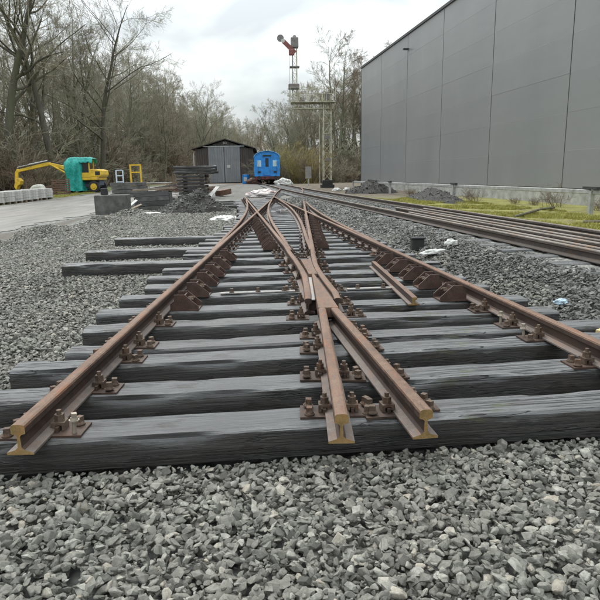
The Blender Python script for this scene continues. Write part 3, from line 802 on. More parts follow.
# in this frame the outside (yard) lies at local -y when the wall runs towards -Y world; INS points inwards
INS = 1
mb = MB(); mb.box(0, NB * BAY, INS * .06, INS * 40, .1, WT - .05); mb.build('core', M_DARK, WH)
pm = MB(); pm.box(.0, BAY - .06, -.045, .058, .0, rh - .0015); PANEL = pm.mesh('wall_panel', M_CLAD)
for i in range(NB):
    for j in range(ROWS):
        o = link('wall_panel', PANEL, WH, (i * BAY + .025, random.uniform(-.002, .002), WB + j * rh + .006))
        b = o.modifiers.new('bevel', 'BEVEL'); b.width = .003; b.segments = 1
mb = MB(); mb.box(-.1, NB * BAY, -.12, .3, WT - .04, WT + .10); mb.box(-.1, NB * BAY, .3, 40, WT - .06, WT + .02); mb.build('roof_edge', M_TRIM, WH)
mb = MB(); mb.box(-.02, NB * BAY, .0, .055, -.3, WB - .012); mb.build('plinth', M_CONC, WH)
mb = MB(); mb.box(-.09, -.0, -.05, .1, .2, WT - .05); mb.build('corner_trim', M_TRIM, WH)
for i in range(2, NB):      # wall lamp
    if i == 2:
        mb = MB(); mb.box(i * BAY + .04, i * BAY + .2, -.4, -.04, WT - 1.0, WT - .9); mb.build('wall_lamp', M_TRIM, WH)

# barrier rail on posts in front of the plinth
def wall_x(y): return 13 - .14 * y
BR = empty('barrier_rail', (8.08, 16.3, .2), 0, 'long galvanised barrier rail on posts before the warehouse plinth', 'barrier')
bo_ = Vector((8.08, 16.3, .2))
def bl(y, z, dx=0): return Vector((8.08 - .138 * (y - 16.3) + dx, y, z)) - bo_
BPY = (-2.7, 6.8, 16.3, 25.8, 35.3, 44.8)
for i, yy in enumerate(BPY):
    z0 = Tz(8.08 - .138 * (yy - 16.3), yy)
    mb = MB(); p = bl(yy, 0); mb.box(p.x - .06, p.x + .06, p.y - .06, p.y + .06, z0 - .5 - .2, .86 - .2 + .0); mb.build('post', M_GALV, BR, bevel=.006)
    mb = MB(); p = bl(yy, 0, -.02); mb.box(p.x - .06, p.x + .06, p.y - .4, p.y + .4, .90 - .2, .97 - .2); mb.build('joint_plate', M_TRIM, BR)
    if i < 5:
        mb = MB(); mb.bar(bl(yy + .07, .83), bl(BPY[i + 1] - .07, .83), .07, .13); mb.build('rail_tube', M_GALV, BR, bevel=.02)

# ------------------------------------------------------------------ sheds
def f_planks(c, dark, sc=(9, 9, .3)):
    def f(g):
        n = g.noise(g.obj(sc), 1.0, 6, .65); b = g.noise(g.obj(), .8, 5)
        col = g.ramp(n, [(.3, dark), (.65, c)]); col = g.mix(g.ramp(b, [(.5, 0), (.7, .5)]), col, tuple(x * .6 for x in c)); g.color(col); g.bump(n, .4, .02)
    return f
M_SHEDDOOR = mat('pale_grey_sheet_door', f_planks((.25, .262, .275), (.14, .148, .157)), .55, .2)
M_SHEDWOOD = mat('dark_brown_boards', f_planks((.088, .073, .066), (.032, .027, .025)), .8)
M_ROOFTAR = simple('dark_roofing', (.05, .045, .04), .85, var=.5, scale=3)
M_WHITE = simple('off_white_paint', (.45, .45, .43), .6, var=.15, dirt=(.35, .34, .31))
SY = 85.0; sz = Tz(-10, SY)
SH = empty('engine_shed', (-10.4, SY, sz), R(3), 'dark wooden shed with tall pale grey double doors at the end of the yard', 'shed')
mb = MB(); mb.prism([(-4.0, 0), (4.0, 0), (4.0, 4.6), (2.5, 5.05), (.2, 5.85), (-2.2, 5.05), (-4.0, 4.6)], 1, 0.05, 22); mb.build('body', M_SHEDWOOD, SH)
for x0 in [-3.98 + .31 * k for k in range(6)] + [2.3 + .31 * k for k in range(6)]:
    mb = MB(); mb.box(x0, x0 + .28, -.01, .048, 0.02, 4.75 + random.uniform(-.05, .05)); mb.build('board', M_SHEDWOOD, SH)
rf = MB()
for a, b in (((-4.5, 4.62), (.2, 6.32)), ((.2, 6.32), (4.5, 4.62))): rf.bar((0, 0, 0), (0, .01, 0), .001)
rf = MB(); rf.prism([(-4.5, 4.66), (.2, 5.98), (4.5, 4.66), (4.5, 4.78), (.2, 6.12), (-4.5, 4.78)], 1, -.35, 22.3); rf.build('roof', M_ROOFTAR, SH)
mb = MB(); mb.prism([(-2.2, 5.1), (2.3, 5.1), (.2, 5.9)], 1, -.04, .03); g_ = mb.build('gable', M_ROOFTAR, SH)
mb = MB(); mb.box(-2.9, 2.9, -.16, -.02, 5.0, 5.12); mb.build('door_track', M_GALV, SH)
for s in (-1, 1):
    mb = MB()
    for k in range(8): x0 = .02 + .2725 * k; mb.box(x0, x0 + .262, -.12, -.055, .08, 4.98); 
    for z in (.6, 2.6, 4.5): mb.box(.02, 2.19, -.05, -.02, z, z + .12)
    d = mb.build('door', M_SHEDDOOR, SH)
    d.scale = (s, 1, 1); d.location = (0.05 if s > 0 else 0, 0, 0)
mb = MB(); mb.box(.35, .85, -.145, -.125, 2.1, 2.5); mb.build('notice', M_WHITE, SH)
mb = MB(); mb.box(-.02, .42, -.09, -.045, 5.4, 5.66); mb.build('gable_window', M_WHITE, SH)
mb = MB(); mb.box(.03, .18, -.10, -.0905, 5.44, 5.62); mb.box(.22, .37, -.10, -.0905, 5.44, 5.62); mb.build('pane', M_DARK, SH)
mb = MB(); mb.box(-4.3, -4.18, -.2, -.08, 0, 4.2); mb.build('corner_post', M_GALV, SH)

# ------------------------------------------------------------------ blue coach
M_BLUE = simple('bright_blue_paint', (.018, .225, .62), .4, var=.2, scale=3, dirt=(.03, .13, .32), dscale=2.0, dlo=.5, dhi=.68)
M_BLUE_L = simple('pale_blue_roof', (.16, .47, .80), .5, var=.15, scale=2)
M_RED = simple('red_buffer_beam', (.20, .022, .024), .5, var=.3, dirt=(.02, .015, .015), dscale=1.3, dlo=.42, dhi=.55)
M_BLACK = simple('black_underframe', (.018, .018, .018), .7)
M_GLASS = mat('dark_glass', lambda g: g.color((.02, .025, .03)), .08)
CYy = 64.5; CX = -3.3
CO = empty('railway_coach', (CX, CYy, zr2(CYy) + RAIL_H - .05), R(4.2), 'bright blue railway coach with curved roof standing at the end of the track', 'railway coach')
prof = [(-1.36, .75), (1.36, .75), (1.40, 1.6), (1.36, 2.75)]
roofc = [(1.36 * math.cos(t), 2.75 + .62 * math.sin(t)) for t in np.linspace(.0, math.pi, 15)]
mb = MB(); mb.prism(prof[:3] + roofc + [(-1.40, 1.6)], 1, 0, 15.5); mb.build('body', M_BLUE, CO)
mb = MB(); oc = [(1.43 * math.cos(t), 2.74 + .69 * math.sin(t)) for t in np.linspace(.02, math.pi - .02, 17)]; ic = [(x * .962, 2.74 + (z - 2.74) * .93) for x, z in oc]
mb.prism(oc + ic[::-1], 1, -.12, 15.6); mb.build('roof', M_BLUE_L, CO)
mb = MB(); mb.box(-.36, .36, -.05, -.004, .85, 2.95); d = mb.build('end_door', M_BLUE, CO, bevel=.01)
mb = MB(); mb.box(-.17, .17, -.065, -.052, 1.75, 2.65); mb.build('pane', M_GLASS, d)
mb = MB(); mb.box(-.45, .45, -.16, -.03, 2.86, 2.98); mb.build('door_hood', M_BLACK, CO)
for s in (-1, 1):
    mb = MB(); mb.box(s * .85 - .24, s * .85 + .24, -.035, -.004, 1.75, 2.45); w_ = mb.build('window', M_BLUE_L, CO)
    mb = MB(); mb.box(s * .85 - .19, s * .85 + .19, -.048, -.037, 1.8, 2.4); mb.build('pane', simple('pane_highlight', (.42, .55, .62), .15), w_)  # pale blue colour paints the highlight onto the end window glass
    mb = MB(); mb.box(s * .85 - .15, s * .85 + .15, -.06, -.004, 1.12, 1.3); mb.build('tail_lamp_box', M_BLACK, CO)
    mb = MB(); mb.cyl((s * .87, -.02, .58), (s * .87, -.55, .58), .10, n=12); mb.cyl((s * .87, -.55, .58), (s * .87, -.62, .58), .22, n=16); mb.build('buffer', M_BLACK, CO)
    mb = MB(); mb.box(s * .98, s * 1.0, -.12, -.10, .9, 2.4); mb.build('handrail', M_BLACK, CO)
mb = MB(); mb.box(-1.3, 1.3, -.06, .3, .42, .745); mb.build('buffer_beam', M_RED, CO)
mb = MB(); mb.box(-1.15, 1.15, .31, 15.2, .38, .745); mb.build('underframe', M_BLACK, CO)
for yb in (2.6, 12.6):
    for dy in (-1.1, 1.1):
        for s in (-1, 1):
            mb = MB(); mb.cyl((s * .69, yb + dy, .42), (s * .82, yb + dy, .42), .42, n=20); mb.build('wheel', M_BLACK, CO)
for k in range(7):
    for s in (-1, 1):
        mb = MB(); x = s * 1.395; mb.box(x - .02, x + .02, 1.2 + k * 2, 2.3 + k * 2, 1.65, 2.5); mb.build('side_window', M_GLASS, CO)

# ------------------------------------------------------------------ semaphore signal
M_SIGP = simple('peeling_cream_paint', (.42, .41, .31), .7, var=.3, scale=4, dirt=(.20, .17, .08), dscale=2.2, dlo=.5, dhi=.62)
M_SIGG = simple('grey_signal_steel', (.17, .16, .155), .6, var=.3, dirt=(.12, .07, .045))
M_SIGR = simple('faded_red_arm', (.19, .06, .055), .55, var=.3, dirt=(.16, .06, .05))
GX, GY = 2.45, 50.0; gz = Tz(GX, GY)
SG = empty('semaphore_signal', (GX, GY, gz), R(4), 'tall lattice bracket signal with raised red semaphore arm above the yard', 'railway signal')
def lattice(mb, a, b, w, leg, n, wd=None):
    """four corner angles with zigzag bracing between points a and b"""
    a, b = Vector(a), Vector(b); d = (b - a); L = d.length; d.normalize()
    x = Vector((1, 0, 0)) if abs(d.x) < .9 else Vector((0, 0, 1)); y_ = d.cross(x).normalized(); wd = wd or w
    cs = [(x * s * w / 2 + y_ * t * wd / 2) for s, t in ((-1, -1), (1, -1), (1, 1), (-1, 1))]
    for c in cs: mb.bar(a + c, b + c, leg)
    for f in range(4):
        c0, c1 = cs[f], cs[(f + 1) % 4]
        for i in range(n):
            p = a + d * (L * i / n); q = a + d * (L * (i + 1) / n)
            mb.bar(p + (c0 if i % 2 else c1), q + (c1 if i % 2 else c0), leg * .55, leg * .3)
            mb.bar(q + c0, q + c1, leg * .5, leg * .3)
mb = MB(); lattice(mb, (0, 0, .5), (0, 0, 7.5), .62, .10, 9); mb.build('main_mast', M_SIGP, SG)
mb = MB(); mb.box(-.55, .55, -.5, .5, -.3, .25); mb.box(-.42, .42, -.4, .4, .25, .62); mb.build('base', M_BLACK, SG, bevel=.03)
mb = MB(); lattice(mb, (-2.85, 0, 6.55), (.5, 0, 6.55), .42, .07, 7, .7); mb.build('bracket_beam', M_SIGP, SG)
mb = MB(); mb.bar((-1.15, 0, 6.42), (-.25, 0, 5.3), .09); mb.bar((.5, 0, 6.42), (.3, 0, 5.9), .07); mb.build('brace', M_SIGP, SG)
mb = MB(); mb.box(-2.95, .65, -.62, .62, 6.80, 6.84); mb.build('walkway', M_SIGP, SG)
mb = MB()
for yy in (-.6, .6):
    for z in (7.45, 7.95): mb.bar((-3.0, yy, z), (.65, yy, z), .035)
    for x in np.linspace(-3.0, .65, 6): mb.bar((x, yy, 6.93), (x, yy, 7.97), .035)
mb.build('railing', M_SIGP, SG)
mb = MB(); lattice(mb, (-2.6, 0, 6.93), (-2.55, 0, 11.2), .34, .06, 8); mb.build('doll_mast', M_SIGP, SG)
mb = MB(); mb.box(-2.85, -2.25, -.3, .3, 11.0, 11.75); mb.cyl((-2.55, 0, 11.75), (-2.55, 0, 11.95), .2, .1, n=10); mb.build('arm_bearing', M_SIGG, SG, bevel=.04)
d45 = Vector((-1, 0, .95)).normalized()
A0 = Vector((-2.72, -.42, 10.72))
mb = MB(); mb.bar(A0 - d45 * .25, A0 + d45 * 1.05, .05, .34, up=(-d45.z, 0, d45.x)); a_ = mb.build('semaphore_arm', M_SIGR, SG)
mb = MB(); c = A0 + d45 * 1.33; mb.cyl(c + Vector((0, -.03, 0)), c + Vector((0, .03, 0)), .27, n=20); mb.build('arm_disc', M_SIGG, a_)
mb = MB(); c = A0 + d45 * 1.06; mb.cyl(c + Vector((0, -.035, 0)), c + Vector((0, .02, 0)), .15, n=14); mb.build('arm_stripe', M_WHITE, a_)
mb = MB(); mb.box(-3.05, -2.6, -.5, -.35, 10.35, 10.85); mb.build('spectacle', M_SIGR, SG, bevel=.12)
mb = MB(); mb.box(-3.1, -2.25, -.45, .2, 7.85, 8.25); mb.build('lamp_box', M_SIGG, SG, bevel=.04)
mb = MB(); mb.box(-2.95, -2.2, -.25, .25, 9.5, 9.6); mb.build('step', M_SIGG, SG)
mb = MB(); mb.cyl((-3.0, -.35, 6.95), (-3.0, -.4, 10.6), .012, n=5); mb.cyl((-.42, .4, .5), (-.42, .4, 6.9), .012, n=5); mb.build('pull_wire', M_SIGG, SG)
mb = MB()
for s in (-.18, .18): mb.bar((-.62, .0 + s, .3), (-.62, .0 + s, 7.2), .035)
for z in np.arange(.5, 7.1, .32): mb.bar((-.62, -.18, z), (-.62, .18, z), .025)
mb.build('ladder', M_SIGP, SG)
for z, h in ((3.9, .3), (7.0, .55), (2.2, .2)):
    mb = MB(); mb.box(-.2, .2, -.48, -.34, z, z + h); mb.build('junction_box', M_SIGG, SG)

SP = empty('trackside_sign', (1.0, 57.0, Tz(1, 57)), 0, 'small grey board on a post left of the signal mast', 'sign')
mb = MB(); mb.cyl((0, 0, -.1), (0, 0, 1.3), .05, n=8); mb.build('post', M_GALV, SP)
mb = MB(); mb.box(-.28, .28, -.09, -.052, .65, 1.75); mb.build('board', simple('weathered_board', (.25, .235, .225), .8), SP)
# ------------------------------------------------------------------ excavator
M_YEL = simple('yellow_machine_paint', (.62, .40, .025), .45, var=.15, scale=3, dirt=(.30, .19, .06), dscale=2.5)
M_TARP = None
def f_tarp(g):
    n = g.noise(g.obj(), 2.6, 6, .7, .8); v = g.noise(g.obj((2, 2, .6)), 5, 4, .6)
    g.color(g.ramp(n, [(.3, (.005, .20, .17)), (.6, (.012, .36, .31)), (.8, (.06, .5, .44))])); g.bump(g.math('ADD', n, v), 1.0, .08)
M_TARP = mat('turquoise_tarpaulin', f_tarp, .45)
M_TYRE = simple('tyre_rubber', (.022, .022, .024), .85, var=.3)
M_BLUEGREY = simple('blue_grey_undercarriage', (.055, .07, .10), .6, var=.4)
EX, EY = -17.3, 48.6; ez = Tz(EX, EY)
EXC = empty('wheeled_excavator', (EX, EY, ez), R(3), 'yellow wheeled excavator with turquoise tarpaulin over its cab by the wood', 'excavator'); EXC.scale = (.93, .93, .96)
mb = MB(); mb.box(-1.3, 1.35, -.55, .95, .55, .98); mb.box(-1.0, 1.1, -.75, 1.15, .42, .7); mb.build('undercarriage', M_BLUEGREY, EXC, bevel=.05)
for x in (-.95, .98):
    for y0, y1 in ((-1.15, -.72), (1.15, 1.55)):
        mb = MB(); mb.cyl((x, y0, .47), (x, y1, .47), .47, n=24); w_ = mb.build('wheel', M_TYRE, EXC, bevel=.06)
        mb = MB(); ys_ = y0 - .012 if y0 < 0 else y1 + .012
        mb.cyl((x, ys_, .47), (x, ys_ + (.03 if y0 < 0 else -.03), .47), .27, n=18); mb.cyl((x, ys_ - .05 if y0 < 0 else ys_ + .05, .47), (x, ys_, .47), .11, n=12); mb.build('rim', M_YEL if x > 0 else M_BLUEGREY, w_)
mb = MB(); mb.box(-.7, 1.5, -1.15, 1.35, 1.0, 1.25); mb.prism([(.7, 1.25), (1.6, 1.25), (1.72, 1.45), (1.68, 1.8), (1.3, 1.9), (.7, 1.9)], 1, -1.15, 1.35); mb.build('upper_body', M_YEL, EXC, bevel=.06)
mb = MB(); mb.cyl((1.2, .6, 1.98), (1.2, .6, 2.4), .06, n=8); mb.build('exhaust', M_BLACK, EXC)
mb = MB(); mb.box(1.2, 1.6, -1.165, -1.152, 1.4, 1.72); mb.build('vent_grille', M_BLACK, EXC)
cab = MB(); q_ = .85
for x in (-.9 + q_, -.12 + q_):
    for yq in (-1.12, .12): cab.box(x - .05, x + .05, yq - .05, yq + .05, 1.25, 2.62)
cab.box(-.95 + q_, -.07 + q_, -1.17, .17, 2.6, 2.68); cab.box(-.95 + q_, -.07 + q_, -1.16, -1.1, 1.25, 1.62); c_ = cab.build('cab', M_YEL, EXC, bevel=.02)
mb = MB(); mb.box(-.84 + q_, -.18 + q_, -1.09, -1.07, 1.65, 2.55); mb.build('cab_glass', M_GLASS, c_)
mb = MB(); mb.box(-.5 + q_, -.25 + q_, -.7, -.2, 1.3, 2.1); mb.build('seat', M_BLACK, c_)
# tarpaulin: a draped skirt hung over the front and a sheet across the cab roof
def skirt():
    n1, n2 = 72, 22; V = []
    for j in range(n2 + 1):
        t = j / n2
        for i in range(n1):
            a = 2 * math.pi * i / n1; ca, sa = math.cos(a), math.sin(a)
            e = (abs(ca) ** 4 + abs(sa) ** 4) ** -.25
            top = min(1, math.sqrt(max(0, 1 - (t - .02) ** 2)) if False else 1)
            z = 2.86 - 2.72 * t ** 1.15
            r = (.35 + .65 * min(1, t * 5) ** .5) * (1 + .1 * t)
            fold = .075 * math.sin(a * 9 + 3 * t) * min(1, t * 3) + .12 * mn.noise(Vector((ca * 2, sa * 2, z * 1.3)))
            wst = 1 - .16 * math.exp(-((t - .62) / .16) ** 2)
            V.append((-.62 + ca * e * (.78 * r * wst + fold * .7), -.35 + sa * e * (1.05 * r + fold), z + .07 * mn.noise(Vector((ca * 3, sa * 3, t * 4)))))
    mb = MB(); mb.add(V, [(j * n1 + i, j * n1 + (i + 1) % n1, (j + 1) * n1 + (i + 1) % n1, (j + 1) * n1 + i) for j in range(n2) for i in range(n1)]); mb.f.append(list(range(n1))); mb.m.append(0)
    return mb.build('tarpaulin', M_TARP, EXC, smooth=True)
skirt()
def roof_sheet():
    V = []; n1, n2 = 30, 24
    for i in range(n1 + 1):
        x = -.9 + 1.95 * i / n1
        for j in range(n2 + 1):
            v = j / n2; a = (v - .5) * 2
            y_ = -.48 + a * .85; dz = -.42 * max(0, abs(a) - .72) / .28 - .35 * max(0, (x - .75)) 
            V.append((x, y_, 2.86 + dz + .07 * mn.noise(Vector((x * 3, y_ * 3, 5))) + .03 * mn.noise(Vector((x * 8, y_ * 8, 2)))))
    mb = MB(); mb.add(V, [(i * (n2 + 1) + j, i * (n2 + 1) + j + 1, (i + 1) * (n2 + 1) + j + 1, (i + 1) * (n2 + 1) + j) for i in range(n1) for j in range(n2)])
    o = mb.build('tarpaulin', M_TARP, EXC, smooth=True); q = o.modifiers.new('thick', 'SOLIDIFY'); q.thickness = .02
roof_sheet()
bs = MB()
bs.prism([(-.9, 1.75), (-1.35, 2.12), (-3.1, 2.52), (-3.25, 2.46), (-3.15, 2.28), (-1.5, 1.82), (-1.1, 1.5)], 1, .38, .72)
bs.prism([(-3.05, 2.54), (-3.3, 2.55), (-5.9, 1.98), (-5.95, 1.84), (-5.75, 1.78), (-3.2, 2.26)], 1, .40, .70); bs.build('boom', M_YEL, EXC, bevel=.03)
mb = MB(); mb.prism([(-5.7, 2.0), (-5.95, 2.06), (-6.15, 1.7), (-6.3, .5), (-6.14, .45), (-5.9, 1.55)], 1, .42, .68); mb.build('stick', M_YEL, EXC, bevel=.03)
mb = MB(); mb.tube([(-2.0, .36, 2.35), (-3.2, .36, 2.62), (-4.5, .36, 2.36), (-5.8, .36, 2.08)], .03, 6); mb.tube([(-2.0, .74, 2.3), (-3.2, .74, 2.58), (-5.9, .74, 1.9)], .025, 6); mb.build('hydraulic_hose', M_BLACK, EXC)
mb = MB(); mb.cyl((-1.5, .3, 1.5), (-2.7, .3, 2.2), .07, n=8); mb.cyl((-2.5, .3, 2.08), (-3.1, .3, 2.42), .04, n=8); mb.build('lift_cylinder', M_YEL, EXC)
mb = MB(); mb.cyl((-3.3, .55, 2.68), (-4.9, .55, 2.38), .06, n=8); mb.cyl((-4.8, .55, 2.4), (-5.95, .55, 2.16), .03, n=8); mb.build('hydraulic_ram', M_GALV, EXC)
mb = MB(); mb.prism([(-6.25, .55), (-6.1, 1.15), (-5.85, 1.3), (-5.62, 1.05), (-5.72, .75), (-5.95, .6), (-6.1, .28)], 1, .2, .9); mb.build('bucket', M_YEL, EXC, bevel=.03)
mb = MB(); mb.prism([(-2.1, .1), (-1.2, .1), (-1.2, .5), (-1.9, .22)], 1, -1.0, 1.4); mb.build('dozer_blade', M_BLACK, EXC)

# ------------------------------------------------------------------ rusty mesh crates beside the excavator
M_RUSTY = mat('brown_rust', f_rust((.05, .028, .02), (.12, .062, .042), (.2, .12, .085), 6), .8)
for k, (x, y, h, nm) in enumerate([(-18.9, 45.0, .75, 'low rusty slatted crate standing left of the taller one'), (-17.75, 44.6, 1.2, 'taller rusty slatted crate in front of the turquoise tarpaulin')]):
    cr_ = empty('slatted_crate', (x, y, Tz(x, y)), R(8), nm, 'crate')
    for sx in (-.48, .48):
        for sy in (-.45, .45):
            mb = MB(); mb.box(sx - .04, sx + .04, sy - .04, sy + .04, 0, h); mb.build('corner_post', M_RUSTY, cr_)
    z = .06
    while z < h - .05:
        for sy in (-.5, .5):
            mb = MB(); mb.box(-.55, .55, sy - .012, sy + .012, z, z + .085); o = mb.build('slat', M_RUSTY, cr_); o.rotation_euler = (0, random.uniform(-.02, .02), 0)
        for sx in (-.535, .535):
            mb = MB(); mb.box(sx - .012, sx + .012, -.48, .48, z + .01, z + .09); mb.build('slat', M_RUSTY, cr_)
        z += .16

# ------------------------------------------------------------------ stacks of kerb stones along the far road edge
M_PAL = mat('pallet_wood', f_planks((.30, .25, .19), (.14, .11, .08), (2, 12, 12)), .85)
kmesh = []
for q in range(4):
    mb = MB(); mb.box(-.085, .085, -.5, .5, 0, .142); kmesh.append(mb.mesh('kerb_stone', M_KERB))
ks = [(-17.0, 32.3, 'kerb stone stack on a pallet at the left picture edge'), (-16.9, 34.3, 'second stack of pale kerb stones from the left'), (-16.85, 36.3, 'third stack of pale kerb stones from the left'), (-16.8, 38.3, 'kerb stone stack nearest the rusty slatted crates')]
for (x, y, nm) in ks:
    st = empty('kerb_stone_stack', (x, y, Tz(x, y)), R(1) + random.uniform(-.05, .05), nm, 'stone stack', 'stacks of kerb stones along the road')
    for sy in (-.75, 0, .75):
        mb = MB(); mb.box(-.6, .6, sy - .05, sy + .05, -.03, .11); mb.build('pallet_bearer', M_PAL, st)
    for lay in range(4):
        for r_ in range(6):
            for half in (-1, 1):
                o = link('kerb_stone', kmesh[(lay + r_) % 4], st, (-.475 + .19 * r_ + random.uniform(-.012, .012), half * .505 + random.uniform(-.02, .02), .11 + lay * .146), (0, 0, random.uniform(-.015, .015)))
rub = empty('rubble_sack', (-17.6, 40.2, Tz(-17.6, 40.2)), 0, 'pale torn sack of rubble behind the end of the kerb stones', 'sack')
mb = MB(); mb.prism([(-.5, 0), (.5, 0), (.55, .5), (.3, .95), (-.25, .85), (-.5, .5)], 1, -.4, .4); mb.build('sack_body', simple('pale_sack', (.42, .42, .37), .8, var=.3), rub, bevel=.15)

# ------------------------------------------------------------------ blocks, stacks and debris on the left of the track
mb = MB(); mb.box(-.62, .62, -.4, .4, -.05, .76)
tag(mb.build('concrete_block', M_CONC_D, None, bevel=.025, loc=(-7.42, 23.7, 0), rot=(0, 0, R(2))), 'big dark concrete block beside the road, nearest on the left', 'concrete block')
mb = MB(); mb.cyl((0, 0, 0), (0, 0, .26), .15, .13, n=14)
tag(mb.build('rubber_pad', M_TYRE, None, bevel=.03, loc=(-7.75, 23.75, .765)), 'small dark round pad lying on the concrete block', 'pad')
def crate_thing():
    c = empty('timber_trough', (-6.2, 25.5, -.02), R(4), 'grey weathered timber trough leaning among stones right of the concrete block', 'trough')
    for k in range(4):
        mb = MB(); mb.box(-.74, .72, -.42 - .01 * k, -.38 - .01 * k, .06 + k * .2, .245 + k * .2); mb.build('side_board', M_TIMBER if k % 2 else M_CONC_D, c, rot=(0, R(-3 + random.uniform(-1, 1)), 0))
    mb = MB(); mb.box(-.74, .72, .38, .42, .05, .85); mb.box(-.74, -.69, -.37, .37, .05, .8); mb.box(.67, .72, -.37, .37, .05, .8); mb.box(-.68, .66, -.37, .37, .05, .6); mb.build('inner_box', M_CONC_D, c)
    mb = MB(); mb.bar((-.85, -.2, .9), (.85, .05, .98), .3, .07); mb.build('top_plank', M_PAL, c)
    mb = MB(); mb.bar((-.3, .25, .93), (.95, .2, 1.12), .22, .06); mb.build('top_plank', M_CONC_D, c)
crate_thing()
for k, (x, y, z, rz, ry, L, nm) in enumerate([(-6.95, 24.4, .28, 60, 28, .9, 'pale broken slat leaning highest between block and trough'), (-6.75, 24.2, .2, 40, 20, .75, 'short pale slat lying between the block and the trough'), (-6.85, 24.0, .1, 52, 12, .8, 'lowest pale slat at the foot of the concrete block')]):
    mb = MB(); mb.box(-L / 2, L / 2, -.06, .06, -.02, .02)
    tag(mb.build('broken_slat', M_PAL if k else M_WHITE, None, loc=(x, y, z), rot=(R(15), R(-ry), R(rz))), nm, 'wood scrap', 'broken slats by the concrete block')
# dark slab stack behind
sl = empty('slab_stack', (-11.45, 40.4, Tz(-11.45, 40.4)), R(2), 'stack of dark grey concrete slabs behind the concrete block', 'slab stack')
for k in range(4):
    mb = MB(); mb.box(-1.08, 1.08, -.6, .6, 0, .215); o = mb.build('slab', M_CONC_D, sl, bevel=.015, loc=(random.uniform(-.08, .08), 0, k * .24), rot=(0, 0, random.uniform(-.03, .03)))
    if k < 3:
        for s in (-.7, .7):
            mb = MB(); mb.box(s - .05, s + .05, -.55, .55, .215, .24); mb.build('spacer', M_PAL, sl, loc=(0, 0, k * .24))
fr_ = empty('metal_stand', (-12.05, 40.4, Tz(-11.45, 40.4) + .936), R(6), 'small pale blue metal frame standing on the slab stack', 'stand')
mb = MB()
for s in (-.22, .22): mb.box(s - .04, s + .04, -.04, .04, 0, .82)
for z in (0.02, .42, .78): mb.box(-.18, .18, -.03, .03, z, z + .07)
mb.build('frame_bars', simple('pale_blue_paint', (.48, .55, .62), .5), fr_)
yf = empty('metal_rack', (-12.6, 46.5, Tz(-12.6, 46.5)), R(-10), 'yellow upright metal frame behind the slab stack', 'rack')
mb = MB()
for s in (-.42, .42): mb.box(s - .05, s + .05, -.05, .05, 0, 2.15)
for z in (.5, 1.5, 2.05): mb.box(-.37, .37, -.04, .04, z, z + .1)
mb.build('frame_bars', M_YEL, yf)

# low wall of reddish pallets lying behind
for k in range(5):
    x = -10.6 + k * .95; y = 46.5 - k * .35
    pl = empty('pallet_pile', (x, y, Tz(x, y)), R(random.uniform(-6, 6)), ['leftmost pile of reddish pallets behind the slab stack', 'second pile of reddish pallets from the left', 'middle pile of reddish pallets behind the trough', 'fourth pile of reddish pallets from the left', 'pile of reddish pallets nearest the sleeper stack'][k], 'pallet pile', 'pallets in a row behind the stones')
    z = 0
    for q in range(3 + k % 2):
        for sy in (-.4, 0, .4):
            mb = MB(); mb.box(-.46, .46, sy - .05, sy + .05, z, z + .1); mb.build('bearer', M_RUSTY if q % 2 else M_PAL, pl)
        mb = None
        for sx in (-.38, -.13, .13, .38):
            b_ = MB(); b_.box(sx - .08, sx + .08, -.48, .48, z + .102, z + .128); b_.build('deck_board', simple('reddish_wood', (.24, .15, .125), .85, var=.4) if (q, sx, k) == (0, -.38, 0) else bpy.data.materials['reddish_wood'], pl)
        z += .15
mb = MB(); mb.bar((-11.6, 44.2, 1.0), (-9.3, 43.4, 1.02), .5, .05)
tag(mb.build('pale_board', M_WHITE, None), 'long pale board lying across the pallets', 'board')

# sleeper stack before the shed, every sleeper a thing
STM = [sleeper_mesh('stacked_sleeper', 1.75, .25, .16, 700 + q, .8, 14) for q in range(4)]
tz0 = Tz(-6.6, 37.2)
z = tz0 + .085
for lay in range(7):
    for r_ in range(3):
        o = link('stacked_sleeper', STM[(lay + r_) % 4], None, (-6.6 + random.uniform(-.06, .06), 37.0 + r_ * .5 + random.uniform(-.02, .02), z), (0, 0, R(-2) + random.uniform(-.04, .04)))
        tag(o, 'dark old sleeper in the lower tier of the stack before the shed', 'sleeper', 'sleepers stacked before the shed')
    for s in (-.55, .5):
        mb = MB(); mb.box(s - .05, s + .05, -.2, 1.2, .08, .12)
        o = mb.build('spacer_batten', M_PAL, None, loc=(-6.6, 37.0, z), rot=(0, 0, R(-2))); tag(o, 'pale batten between sleepers of the lower tier', 'batten', 'battens in the sleeper stack')
    z += .205
STL = [sleeper_mesh('stacked_sleeper', 2.5, .25, .15, 760 + q, .9, 16) for q in range(3)]
z += .02
for lay in range(3):
    for r_ in range(3):
        o = link('stacked_sleeper', STL[(lay + r_) % 3], None, (-6.35 + random.uniform(-.15, .15), 37.0 + r_ * .42, z), (0, R(random.uniform(-1.5, 1.5)), R(random.uniform(-4, 4))))
        tag(o, 'longer lichen grey sleeper on top of the stack before the shed', 'sleeper', 'long sleepers on top of the stack')
    z += .165
mb = MB(); mb.bar((-5.5, 36.6, Tz(-5.6, 36.4) + .05), (-5.1, 37.7, Tz(-5, 38.8) + .62), .28, .05)
tag(mb.build('leaning_board', M_WHITE, None), 'white board propped at the right side of the sleeper stack', 'board')
mb = MB(); mb.bar((-5.2, 38.4, Tz(-5, 38) + .2), (-4.6, 39.3, Tz(-4, 39) + .3), .5, .35)
tag(mb.build('rusty_box', M_RUSTY, None, bevel=.03), 'rusty steel box right of the sleeper stack', 'box')

